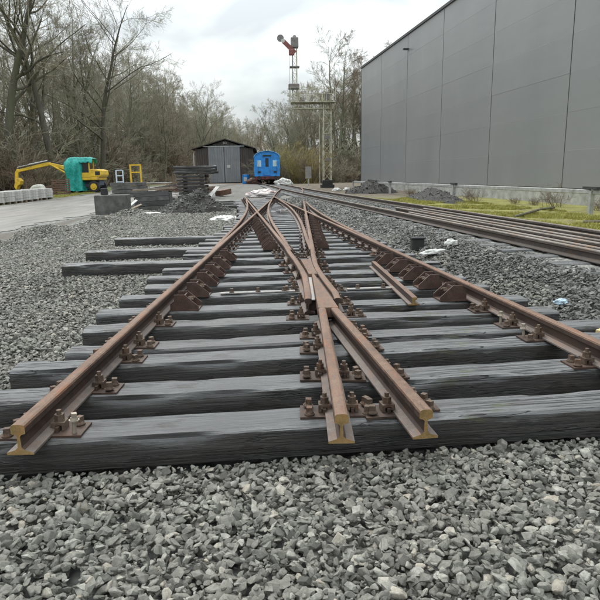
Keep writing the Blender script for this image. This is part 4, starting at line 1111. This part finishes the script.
# loose sleepers lying on the gravel
LS = [(-3.7, 26.3, 2.3, -4, 'black loose sleeper lying nearest the far end of the crossing'), (-4.0, 28.2, 2.6, 2, 'second loose sleeper behind, lying towards the stack'), (-3.5, 30.4, 2.4, -2, 'third loose sleeper lying farther towards the shed')]
for k, (x, y, L, a, nm) in enumerate(LS):
    tag(link('loose_sleeper', sleeper_mesh('loose_sleeper', L, .25, .16, 820 + k, .8, 18), None, (x, y, Tz(x, y) + .075), (0, 0, R(a))), nm, 'sleeper', 'loose sleepers on the gravel')

# ------------------------------------------------------------------ heaps
M_SOIL = simple('black_soil', (.03, .028, .026), .9, var=.6, scale=6, bump=.8)
def heap(name, x, y, rx, ry, h, material, label, cat, seed, n=26, stones=None, nst=0):
    V = []; mb = MB(); z0 = Tz(x, y)
    for i in range(n + 1):
        for j in range(n + 1):
            u, v = i / n * 2 - 1, j / n * 2 - 1; r = math.hypot(u, v)
            e = 1 + .25 * mn.noise(Vector((u * 1.5 + seed, v * 1.5, 3)))
            hh = max(0, 1 - r / e) ** .85 * h * (1 + .5 * mn.noise(Vector((u * 2.5 + seed, v * 2.5, 1)))) + .05 * h * mn.noise(Vector((u * 9 + seed, v * 9, 2)))
            V.append((u * rx * 1.15, v * ry * 1.15, hh - .04))
    mb.add(V, [(i * (n + 1) + j, (i + 1) * (n + 1) + j, (i + 1) * (n + 1) + j + 1, i * (n + 1) + j + 1) for i in range(n) for j in range(n)])
    o = mb.build(name, material, None, loc=(x, y, z0)); tag(o, label, cat)
    if stones:
        rs = np.random.RandomState(seed); k = rs.randint(0, len(V), nst); p = np.array(V)[k]; p = p[p[:, 2] > .0]; m_ = len(p)
        p[:, :2] += rs.uniform(-.06, .06, (m_, 2)); sz_ = rs.uniform(.03, .075, (m_, 1)) * np.ones((1, 3)); p[:, 2] += sz_[:, 2] * .2
        so = scatter('heap_stones', p, rs.uniform(0, 6.28, (m_, 3)), sz_, stone_meshes(stones, 8, seed), None, None); so.parent = o
    return o
heap('ballast_heap', -4.3, 24.6, 1.35, 1.2, .85, M_SOIL, 'heap of dark ballast at the right of the timber trough', 'heap', 5, stones=M_STONE_D, nst=1500)
heap('soil_heap', 4.75, 38.2, 1.5, 1.6, .85, M_SOIL, 'black soil heap at the far end of the warehouse verge', 'heap', 8, stones=M_SOIL, nst=300)
heap('soil_heap', 6.3, 27.5, .9, 3.6, .55, M_SOIL, 'long low dark soil heap along the verge before the plinth', 'heap', 9, stones=M_STONE_D, nst=400)
heap('soil_heap', -6.3, 26.9, 1.6, .9, .5, M_SOIL, 'low dark heap behind the timber trough', 'heap', 15, stones=M_STONE_D, nst=300)

# ------------------------------------------------------------------ bags, barrel, sheets
def lump(name, loc, size, seed, material, label, cat, nseg=44, rings=26, rz=0, group=None):
    mb = MB(); V = []
    for i in range(rings + 1):
        ph = math.pi * i / rings - math.pi / 2
        for j in range(nseg):
            th = 2 * math.pi * j / nseg; p = Vector((math.cos(ph) * math.cos(th), math.cos(ph) * math.sin(th), math.sin(ph)))
            d = 1 + .35 * mn.noise(p * 1.6 + Vector((seed, 0, 0))) - .34 * abs(mn.noise(p * 3.1 + Vector((0, seed, 0)))) - .2 * abs(mn.noise(p * 7.3 + Vector((0, 3, seed)))) + .1
            z = p.z * size[2] * d; V.append((p.x * size[0] * d, p.y * size[1] * d, max(z, -size[2] * .35)))
    mb.add(V, [(i * nseg + j, i * nseg + (j + 1) % nseg, (i + 1) * nseg + (j + 1) % nseg, (i + 1) * nseg + j) for i in range(rings) for j in range(nseg)])
    o = mb.build(name, material, None, loc=(loc[0], loc[1], loc[2] + size[2] * .33), rot=(0, 0, R(rz)), smooth=True); return tag(o, label, cat, group)
M_BAG = simple('white_plastic', (.52, .52, .50), .45, var=.2, scale=5, dirt=(.30, .29, .26), dscale=4)
lump('plastic_bag', (2.12, 9.0, Tz(2.12, 9)), (.26, .09, .055), 2, M_BAG, 'white plastic bag lying right of the rusty crossing rail', 'bag', rz=22)
lump('plastic_bag', (2.38, 9.12, Tz(2.4, 9.1) + .02), (.10, .07, .06), 4, M_BAG, 'small crumpled white bag end at the right of the long white bag', 'bag')
lump('plastic_bag', (-2.45, 19.6, 0), (.42, .5, .10), 5, M_BAG, 'flat white plastic bag left of the far crossing rails', 'bag')
lump('plastic_bag', (-5.75, 23.1, 0), (.5, .14, .06), 6, M_BAG, 'thin white plastic strip at the foot of the ballast heap', 'bag')
lump('plastic_bag', (2.55, 5.55, Tz(2.5, 5.5)), (.065, .05, .035), 7, simple('blue_white_plastic', (.36, .47, .56), .4, var=.4, scale=12), 'crumpled blue and white wrapper on the ballast at right', 'wrapper')
lump('plastic_bag', (2.75, 42.5, Tz(2.75, 42.5)), (.3, .25, .16), 8, M_BAG, 'white rubble bag left of the black soil heap', 'bag')
lump('plastic_bag', (3.6, 43.6, Tz(3.6, 43.6)), (.28, .25, .15), 9, M_BAG, 'second white rubble bag, next to the black soil heap', 'bag')
lump('covered_pile', (-2.2, 37.4, Tz(-2.2, 37.4)), (1.0, .8, .32), 11, simple('pale_pink_sheet', (.47, .43, .42), .6, var=.25, scale=3, dirt=(.42, .22, .18), dscale=2.2, dlo=.58, dhi=.66), 'pile under a pale stained sheet beyond the crossing', 'covered pile', 56, 34)
lump('covered_pile', (-1.4, 58.6, Tz(-1.4, 58.6)), (.8, .6, .5), 13, M_BAG, 'white wrapped pile beside the blue coach', 'covered pile', 56, 34)
mb = MB(); mb.bar((2.45, 4.55, .135), (3.1, 5.05, .15), .13, .03)
tag(mb.build('plank', simple('fresh_pine', (.55, .42, .22), .7, var=.2, scale=4), None), 'short yellow plank on the ballast at the right picture edge', 'plank')
bk = empty('bucket', (1.98, 9.75, Tz(1.98, 9.75)), 0, 'black square bucket on the ballast behind the white bag', 'bucket')
mb = MB(); mb.prism([(-.10, -.10), (.10, -.10), (.10, .10), (-.10, .10)], 2, -.02, .17); mb.build('body', M_BLACK, bk, bevel=.012)
mb = MB(); mb.box(-.115, .115, -.115, .115, .172, .195); mb.build('rim', M_TYRE, bk)
br_ = empty('barrel', (-6.35, 72.5, Tz(-6.35, 72.5)), 0, 'blue plastic barrel standing at the right of the shed doors', 'barrel')
mb = MB(); mb.cyl((0, 0, 0), (0, 0, 1.1), .42, n=18); mb.build('body', M_BLUE, br_, bevel=.04)
mb = MB(); mb.box(-.2, .2, -.45, -.41, .3, .8); mb.build('patch', M_WHITE, br_)
lump('brick_rubble', (-5.3, 71.5, Tz(-5.3, 71.5)), (.9, .6, .5), 21, M_RUSTY, 'brown rubble pile between the shed and the blue coach', 'rubble')
mb = MB(); lattice_p = [(-.2, .05), (.1, .2), (.3, .02)]
mb.box(-.1, .1, -.16, .16, 0, .06); mb.cyl((-.22, .05, .05), (.2, .0, .09), .035, n=8); mb.box(-.05, .05, -.1, .1, .06, .11)
tag(mb.build('point_lock', M_STEEL, None, loc=(-.55, 20.2, ZS + .004), rot=(0, 0, R(10)), bevel=.01), 'small rusty casting lying on sleepers inside the far diamond', 'casting')

# ------------------------------------------------------------------ trees
def tubes(P, Rr, sides):
    """P (m,n,3), Rr (m,n) -> verts, faces"""
    m, n, _ = P.shape
    d = np.empty_like(P); d[:, 1:-1] = P[:, 2:] - P[:, :-2]; d[:, 0] = P[:, 1] - P[:, 0]; d[:, -1] = P[:, -1] - P[:, -2]
    d /= np.linalg.norm(d, axis=2, keepdims=True) + 1e-9
    ref = np.where(np.abs(d[..., 2:3]) > .9, np.array([1., 0, 0]), np.array([0, 0, 1.]))
    x = np.cross(d, ref); x /= np.linalg.norm(x, axis=2, keepdims=True) + 1e-9; y_ = np.cross(d, x)
    th = np.arange(sides) * 2 * np.pi / sides
    V = P[:, :, None] + (x[:, :, None] * np.cos(th)[None, None, :, None] + y_[:, :, None] * np.sin(th)[None, None, :, None]) * Rr[:, :, None, None]
    idx = np.arange(m * n * sides).reshape(m, n, sides); a = idx[:, :-1]; b = idx[:, 1:]
    Fc = np.stack([a, np.roll(a, -1, 2), np.roll(b, -1, 2), b], -1).reshape(-1, 4)
    return V.reshape(-1, 3), Fc
def np_mesh(name, parts_, material):
    V = []; Fs = []; o = 0
    for v, f in parts_: V.append(v); Fs.append(f + o); o += len(v)
    V = np.concatenate(V).astype(np.float32); Fq = np.concatenate(Fs).astype(np.int32)
    me = bpy.data.meshes.new(name); me.vertices.add(len(V)); me.vertices.foreach_set('co', V.ravel())
    k = Fq.shape[1]; me.loops.add(Fq.size); me.loops.foreach_set('vertex_index', Fq.ravel())
    me.polygons.add(len(Fq)); me.polygons.foreach_set('loop_start', np.arange(0, Fq.size, k, dtype=np.int32))
    me.polygons.foreach_set('use_smooth', np.ones(len(Fq), bool))
    me.materials.append(material); me.update(calc_edges=True); return me
def grow(P, Rr, k, t0, t1, ang, lf, npts, wig, up, rf, rs, lens):
    m, n, _ = P.shape; M = m * k
    pi = np.repeat(np.arange(m), k); t = (t0 + (t1 - t0) * (np.tile(np.arange(k), m) + rs.uniform(0, 1, M)) / k) * (n - 1)
    i0 = np.clip(t.astype(int), 0, n - 2); fr2 = (t - i0)[:, None]
    base = P[pi, i0] * (1 - fr2) + P[pi, i0 + 1] * fr2; dr = P[pi, i0 + 1] - P[pi, i0]; dr /= np.linalg.norm(dr, axis=1, keepdims=True) + 1e-9
    rb = Rr[pi, i0] * (1 - fr2[:, 0]) + Rr[pi, i0 + 1] * fr2[:, 0]
    rv = rs.normal(size=(M, 3)); rv -= (rv * dr).sum(1, keepdims=True) * dr; rv /= np.linalg.norm(rv, axis=1, keepdims=True) + 1e-9
    a = np.radians(rs.uniform(ang[0], ang[1], M))[:, None]
    d = dr * np.cos(a) + rv * np.sin(a)
    L = lens[pi] * rs.uniform(lf[0], lf[1], M) * (1.05 - .55 * t / (n - 1))
    Q = np.empty((M, npts, 3)); Q[:, 0] = base
    for s in range(1, npts):
        d = d + rs.normal(size=(M, 3)) * wig; d[:, 2] += up; d /= np.linalg.norm(d, axis=1, keepdims=True)
        Q[:, s] = Q[:, s - 1] + d * (L / (npts - 1))[:, None]
    r0 = np.minimum(rb * rf, rb * .9); rad = r0[:, None] * np.linspace(1, .28, npts)[None]
    return Q, rad, L
def tree_meshes(seed, H, r0, spread=1.0, trunk_frac=.92, first=.28, limbs=15, material=None, leafy=False, dens=1.0, lean=.02, bark=None):
    rs = np.random.RandomState(seed); n = 10
    P = np.zeros((1, n, 3)); d = np.array([rs.normal() * lean, rs.normal() * lean, 1.])
    for i in range(1, n):
        d = d + rs.normal(size=3) * np.array([.07, .07, .0]); d /= np.linalg.norm(d); P[0, i] = P[0, i - 1] + d * H * trunk_frac / (n - 1)
    r0 *= .72; Rr = (r0 * np.linspace(1, .05, n) ** .9)[None]; Rr[0, 0] *= 1.35
    l1 = grow(P, Rr, limbs, first, .98, (30, 68), (.30 * spread, .46 * spread), 8, .15, .055, .46, rs, np.array([H]))
    l2 = grow(l1[0], l1[1], 8, .22, .98, (25, 60), (.35, .6), 6, .13, .045, .55, rs, l1[2])
    l3 = grow(l2[0], l2[1], 7, .2, .98, (20, 60), (.4, .65), 5, .12, .045, .55, rs, l2[2])
    l4 = grow(l3[0], l3[1], int(6 * dens), .15, .98, (20, 52), (.45, .8), 3, .10, .04, .6, rs, l3[2])
    tr = np_mesh('trunk', [tubes(P, Rr, 9), tubes(l1[0], l1[1], 6)], bark or M_BARK)
    cr2 = np.maximum(l3[1], .008); cr3 = np.maximum(l4[1], .0055)
    cw = np_mesh('crown', [tubes(l2[0], np.maximum(l2[1], .013), 4), tubes(l3[0], cr2, 3), tubes(l4[0], cr3, 3)], material or M_TWIG)
    return tr, cw
PROT = [tree_meshes(11, 19, .42, 1.0), tree_meshes(12, 21, .36, .85, first=.35), tree_meshes(13, 17, .30, 1.05, first=.22), tree_meshes(14, 20, .33, .75, first=.4, material=M_TWIG_R),
        tree_meshes(15, 14, .2, .8, first=.2, limbs=13), tree_meshes(16, 18, .45, 1.25, first=.2, limbs=17),
        tree_meshes(17, 25, .62, .9, first=.3, limbs=18, lean=.0, bark=M_BARK_D), tree_meshes(18, 22, .46, 1.15, first=.25, limbs=19, lean=.03, bark=M_BARK_D)]
TREE_KIND = ['bare tree with stout limbs', 'tall narrow bare tree', 'low branching bare tree', 'reddish twigged bare tree', 'small young bare tree', 'wide spreading bare tree', 'big dark bare tree', 'dark bare tree']
def tree(k, x, y, s, rz, label, group=None, name='bare_tree'):
    e = empty(name, (x, y, Tz(x, y) - .1), rz, label, 'tree', group); e.scale = (s, s, s * random.uniform(.94, 1.06))
    link('trunk', PROT[k][0], e); link('crown', PROT[k][1], e); return e
tree(6, -25.7, 53.0, 1.0, .6, 'big spreading bare tree at the left picture edge behind the excavator boom')
tree(7, -22.6, 56.0, 1.1, 2.2, 'bare tree with crooked limbs rising behind the excavator cab')
tree(1, -30.0, 54.0, 1.15, 4.0, 'tall bare tree at the far left beyond the kerb stones')
tree(7, -20.8, 63.5, .95, 4.4, 'lower bare tree right behind the excavator counterweight')
rt = np.random.RandomState(5); cnt = 0
pos_ = []
for row, (xb, step, y0) in enumerate([(-23.5, 4.6, 66), (-27, 4.4, 58), (-31.5, 4.6, 54), (-36, 5.5, 56), (-42, 7, 60)]):
    yq = y0
    while yq < 235:
        pos_.append((xb + rt.uniform(-1.8, 1.8) + (yq - 60) * .012, yq + rt.uniform(-2, 2))); yq += step * (1 + max(0, yq - 110) / 130)
for (x, y) in pos_:
    k = rt.randint(0, 6); ed = 'at the edge' if x > -25.5 + (y - 60) * .012 else 'deeper inside'
    far_ = 'beside the road' if y < 85 else ('halfway along' if y < 130 else 'towards the far end')
    tree(k, x, y, rt.uniform(.82, 1.12) * (1 - .12 * float(ss(90, 200, y))), rt.uniform(0, 6.28), '%s %s of the left wood, %s' % (TREE_KIND[k], ed, far_), 'trees of the wood on the left')
for q in range(46):
    x = rt.uniform(-3.0, 16.5); y = rt.uniform(78, 118); hs = .55 + .27 * float(ss(-3, 6, x))
    k = rt.choice([0, 1, 2, 3, 3, 4]); wh = 'above the blue coach' if x < 1 else ('behind the signal mast' if x < 6 else 'by the warehouse corner')
    tree(k, x, y, hs * rt.uniform(.9, 1.1), rt.uniform(0, 6.28), '%s in the grove %s' % (TREE_KIND[k], wh), 'trees behind the signal')
for q in range(26):
    x = rt.uniform(-40, 8); y = rt.uniform(150, 215)
    k = rt.randint(0, 6); wh = 'left of the shed roof' if x < -24 else ('above the shed' if x < -12 else 'between shed and signal')
    tree(k, x, y, rt.uniform(.62, .85), rt.uniform(0, 6.28), 'distant %s %s' % (TREE_KIND[k], wh), 'distant trees behind the shed')

# shrubs
def shrub_mesh(seed, H, stems, material):
    rs = np.random.RandomState(seed); P = np.zeros((stems, 6, 3)); d = np.stack([rs.normal(size=stems) * .45, rs.normal(size=stems) * .45, np.ones(stems)], 1)
    P[:, 0, :2] = rs.normal(size=(stems, 2)) * .25 * H * .5
    L = H * rs.uniform(.6, 1.1, stems)
    for i in range(1, 6):
        d = d + rs.normal(size=(stems, 3)) * .16; d /= np.linalg.norm(d, axis=1, keepdims=True); P[:, i] = P[:, i - 1] + d * (L / 5)[:, None]
    Rr = np.linspace(1, .35, 6)[None] * rs.uniform(.014, .03, (stems, 1)) * H / 3
    l2 = grow(P, Rr, 7, .15, 1, (20, 60), (.3, .5), 5, .2, .02, .6, rs, L); l3 = grow(l2[0], l2[1], 5, .15, 1, (20, 60), (.4, .7), 3, .2, .0, .7, rs, l2[2])
    return np_mesh('stems', [tubes(P, Rr, 4)], material), np_mesh('twigs', [tubes(l2[0], np.maximum(l2[1], .008), 3), tubes(l3[0], np.maximum(l3[1], .006), 3)], material)
SHR = [shrub_mesh(31, 3.0, 22, M_TWIG_R), shrub_mesh(32, 2.4, 20, M_TWIG), shrub_mesh(33, 3.6, 24, M_TWIG_Y), shrub_mesh(34, 2.0, 20, M_TWIG_R)]
def shrub(k, x, y, s, label, group=None):
    e = empty('shrub', (x, y, Tz(x, y) - .05), random.uniform(0, 6.28), label, 'shrub', group); e.scale = (s * 1.15, s * 1.15, s)
    link('stems', SHR[k][0], e); link('twigs', SHR[k][1], e)
for q in range(70):
    y = 50 + 130 * rt.uniform() ** 1.6; x = -21.8 - rt.uniform(0, 8) + (y - 60) * .02
    k = rt.choice([0, 0, 1, 3]); wh = 'behind the excavator' if y < 62 else ('between excavator and shed' if y < 90 else 'beyond the shed')
    shrub(k, x, y, rt.uniform(.7, 1.35), '%s shrub at the left wood edge, %s' % (['tall reddish leafless', 'grey brown leafless', '', 'low reddish leafless'][k], wh), 'shrubs along the wood edge')
for q in range(26):
    x = rt.uniform(-1.5, 9.5); y = rt.uniform(68, 80)
    k = rt.choice([0, 0, 3, 1]); wh = 'right of the blue coach' if x < 1.8 else ('behind the signal mast' if x < 5 else 'by the warehouse corner')
    shrub(k, x, y, rt.uniform(.8, 1.3), '%s shrub %s' % (['tall reddish leafless', 'grey brown leafless', '', 'low reddish leafless'][k], wh), 'shrubs behind the signal')
for q, (x, y, s) in enumerate([(-.3, 70, 1.25), (1.6, 68, 1.1), (-1.0, 75, 1.4)]):
    shrub(2, x, y, s, ['ochre yellow shrub just right of the blue coach', 'ochre yellow shrub left of the signal mast', 'tall ochre shrub behind the blue coach'][q])
for q, (x, y, s, nm) in enumerate([(-13.2, 50.5, .5, 'low brown shrub behind the yellow frame'), (-10.0, 49.5, .55, 'brown bramble behind the pallets'), (-7.6, 44.5, .85, 'dry arching bramble left of the shed door'), (-8.6, 47.0, .7, 'dry bramble between pallets and shed'), (-14.6, 56, .8, 'brown shrub between excavator and shed'), (7.0, 29.5, .22, 'small dry weed tuft on the verge by the soil heap'), (8.3, 22.6, .2, 'dry weed clump at the foot of the plinth'), (6.2, 33.0, .3, 'dry weeds beside the black soil heap'), (8.9, 20.6, .26, 'wide dry weed clump against the plinth right of the first'), (8.6, 21.6, .22, 'low reddish weeds between the two plinth clumps'), (9.3, 18.3, .16, 'small dry weeds left of the barrier post'), (7.2, 24.5, .24, 'reddish weeds at the near end of the long soil heap')]):
    shrub([3, 0, 3, 0, 1, 3, 3, 3, 0, 3, 0, 0][q], x, y, s, nm)

# thicket and distant mass as stuff
def tuft_protos():
    out = []
    for q in (0, 1, 1, 3):
        a, b = SHR[q]
        j = bpy.data.meshes.new('thicket_bush')
        bm = bmesh.new(); bm.from_mesh(a); bm.from_mesh(b); bm.to_mesh(j); bm.free(); j.materials.append(a.materials[0]); out.append(bpy.data.objects.new('thicket_bush', j))
    return out
n = 560; tx = []; 
for q in range(n):
    y = 52 + 170 * rt.uniform() ** 1.5; tx.append((-24 - rt.uniform(0, 22) + (y - 60) * .02, y))
for q in range(150): tx.append((rt.uniform(-5, 17), rt.uniform(74, 120)))
for q in range(130): tx.append((rt.uniform(-45, 10), rt.uniform(120, 200)))
tx = np.array(tx); tz_ = T(tx[:, 0], tx[:, 1]) - .05; n = len(tx)
sc_ = np.where(rt.uniform(0, 1, (n, 1)) < .45, rt.uniform(1.5, 2.8, (n, 1)), rt.uniform(.7, 1.5, (n, 1))) * np.ones((1, 3)) * np.array([1.25, 1.25, 1])
scatter('undergrowth', np.column_stack([tx, tz_]), np.column_stack([np.zeros(n), np.zeros(n), rt.uniform(0, 6.28, n)]), sc_, tuft_protos(), 'tangled leafless undergrowth filling the floor of the wood', 'undergrowth')
# evergreen leaves (ivy and holly) as bushes
def leafy(seed, H, W_, n):
    rs = np.random.RandomState(seed); c = rs.normal(size=(n, 3)) * np.array([W_, W_, H * .28]) * .5 + np.array([0, 0, H * .5]); c[:, 2] = np.abs(c[:, 2])
    c += rs.normal(size=(1, 3)) * 0
    a = rs.normal(size=(n, 3)); a /= np.linalg.norm(a, axis=1, keepdims=True); b = np.cross(a, rs.normal(size=(n, 3))); b /= np.linalg.norm(b, axis=1, keepdims=True)
    s = rs.uniform(.05, .12, (n, 1)); V = np.stack([c - a * s, c + b * s * .6, c + a * s, c - b * s * .6], 1).reshape(-1, 3)
    return np_mesh('foliage', [(V, np.arange(4 * n).reshape(n, 4))], M_LEAF)
LEAFM = [leafy(41, 3.2, 1.5, 2600), leafy(42, 2.2, 1.9, 2200), leafy(43, 7.0, 1.3, 3600)]
for q in range(26):
    y = 56 + 120 * rt.uniform() ** 1.4; x = -24.5 - rt.uniform(0, 9) + (y - 60) * .02; k = rt.choice([0, 1, 2])
    e = empty('evergreen_bush', (x, y, Tz(x, y)), rt.uniform(0, 6), '%s dark evergreen bush in the left wood, %s' % (['rounded', 'low wide', 'tall slim'][k], 'behind the excavator' if y < 75 else 'towards the shed'), 'bush', 'evergreens in the wood'); link('foliage', LEAFM[k], e)
    mb = MB(); mb.cyl((0, 0, -.2), (.1, 0, 1.4), .06, .03, n=6); mb.build('stem', M_BARK, e)
for q, (x, y, k, nm) in enumerate([(6.3, 80, 2, 'dark green ivy clad bush next to the warehouse corner'), (-1.8, 84, 0, 'dark green bush behind the blue coach'), (4.4, 92, 2, 'tall dark evergreen in the grove right of the signal')]):
    e = empty('evergreen_bush', (x, y, Tz(x, y)), 0, nm, 'bush'); link('foliage', LEAFM[k], e); mb = MB(); mb.cyl((0, 0, -.2), (.1, 0, 1.4), .06, .03, n=6); mb.build('stem', M_BARK, e)

# ------------------------------------------------------------------ grass and moss tufts
def tuft(seed, n, h):
    rs = np.random.RandomState(seed); a = rs.uniform(0, 6.28, n); r = rs.uniform(0, .09, n); bx, by = np.cos(a) * r, np.sin(a) * r
    l = rs.normal(size=(n, 2)) * .5 * h; hh = h * rs.uniform(.5, 1.1, n); w = .006
    V = np.stack([np.column_stack([bx - w, by, 0 * a]), np.column_stack([bx + w, by, 0 * a]), np.column_stack([bx + l[:, 0], by + l[:, 1], hh])], 1).reshape(-1, 3)
    return bpy.data.objects.new('tuft', np_mesh('tuft', [(V, np.arange(3 * n).reshape(n, 3))], M_GRASS))
def verge(n, f):
    out = []
    while len(out) < n:
        x, y = f()
        if mn.noise(Vector((x * .5, y * .5, 3))) > .02: out.append((x, y))
    return out
def fr1():
    y = 9 + 22 * rt.uniform() ** 1.3; return 4.36 - .135 * y + rt.uniform(2.6, 6.2), y
def fl1(): return rt.uniform(-21, -16.2), rt.uniform(38, 55)
g1 = np.array(verge(5200, fr1) + verge(3500, fl1)); n = len(g1)
scatter('verge_grass', np.column_stack([g1, T(g1[:, 0], g1[:, 1]) - .01]), np.column_stack([np.zeros(n), np.zeros(n), rt.uniform(0, 6.28, n)]), rt.uniform(.5, 1.3, (n, 1)) * np.ones((1, 3)), [tuft(51, 60, .06), tuft(52, 40, .09), tuft(53, 70, .04)], 'short mossy grass on the verges by warehouse and road', 'grass')
# two thin dead branches on the verge
for q, (a, b, nm) in enumerate([((5.7, 15.5), (8.2, 18.9), 'long dead branch lying on the mossy verge'), ((6.6, 13.6), (7.6, 12.2), 'short dark stick lying on the verge near the post')]):
    mb = MB(); mb.tube([(a[0], a[1], Tz(*a) + .05), ((a[0] + b[0]) / 2 + .1, (a[1] + b[1]) / 2, Tz((a[0] + b[0]) / 2, (a[1] + b[1]) / 2) + .12), (b[0], b[1], Tz(*b) + .06)], .035, 6)
    tag(mb.build('dead_branch', M_BARK, None), nm, 'branch')
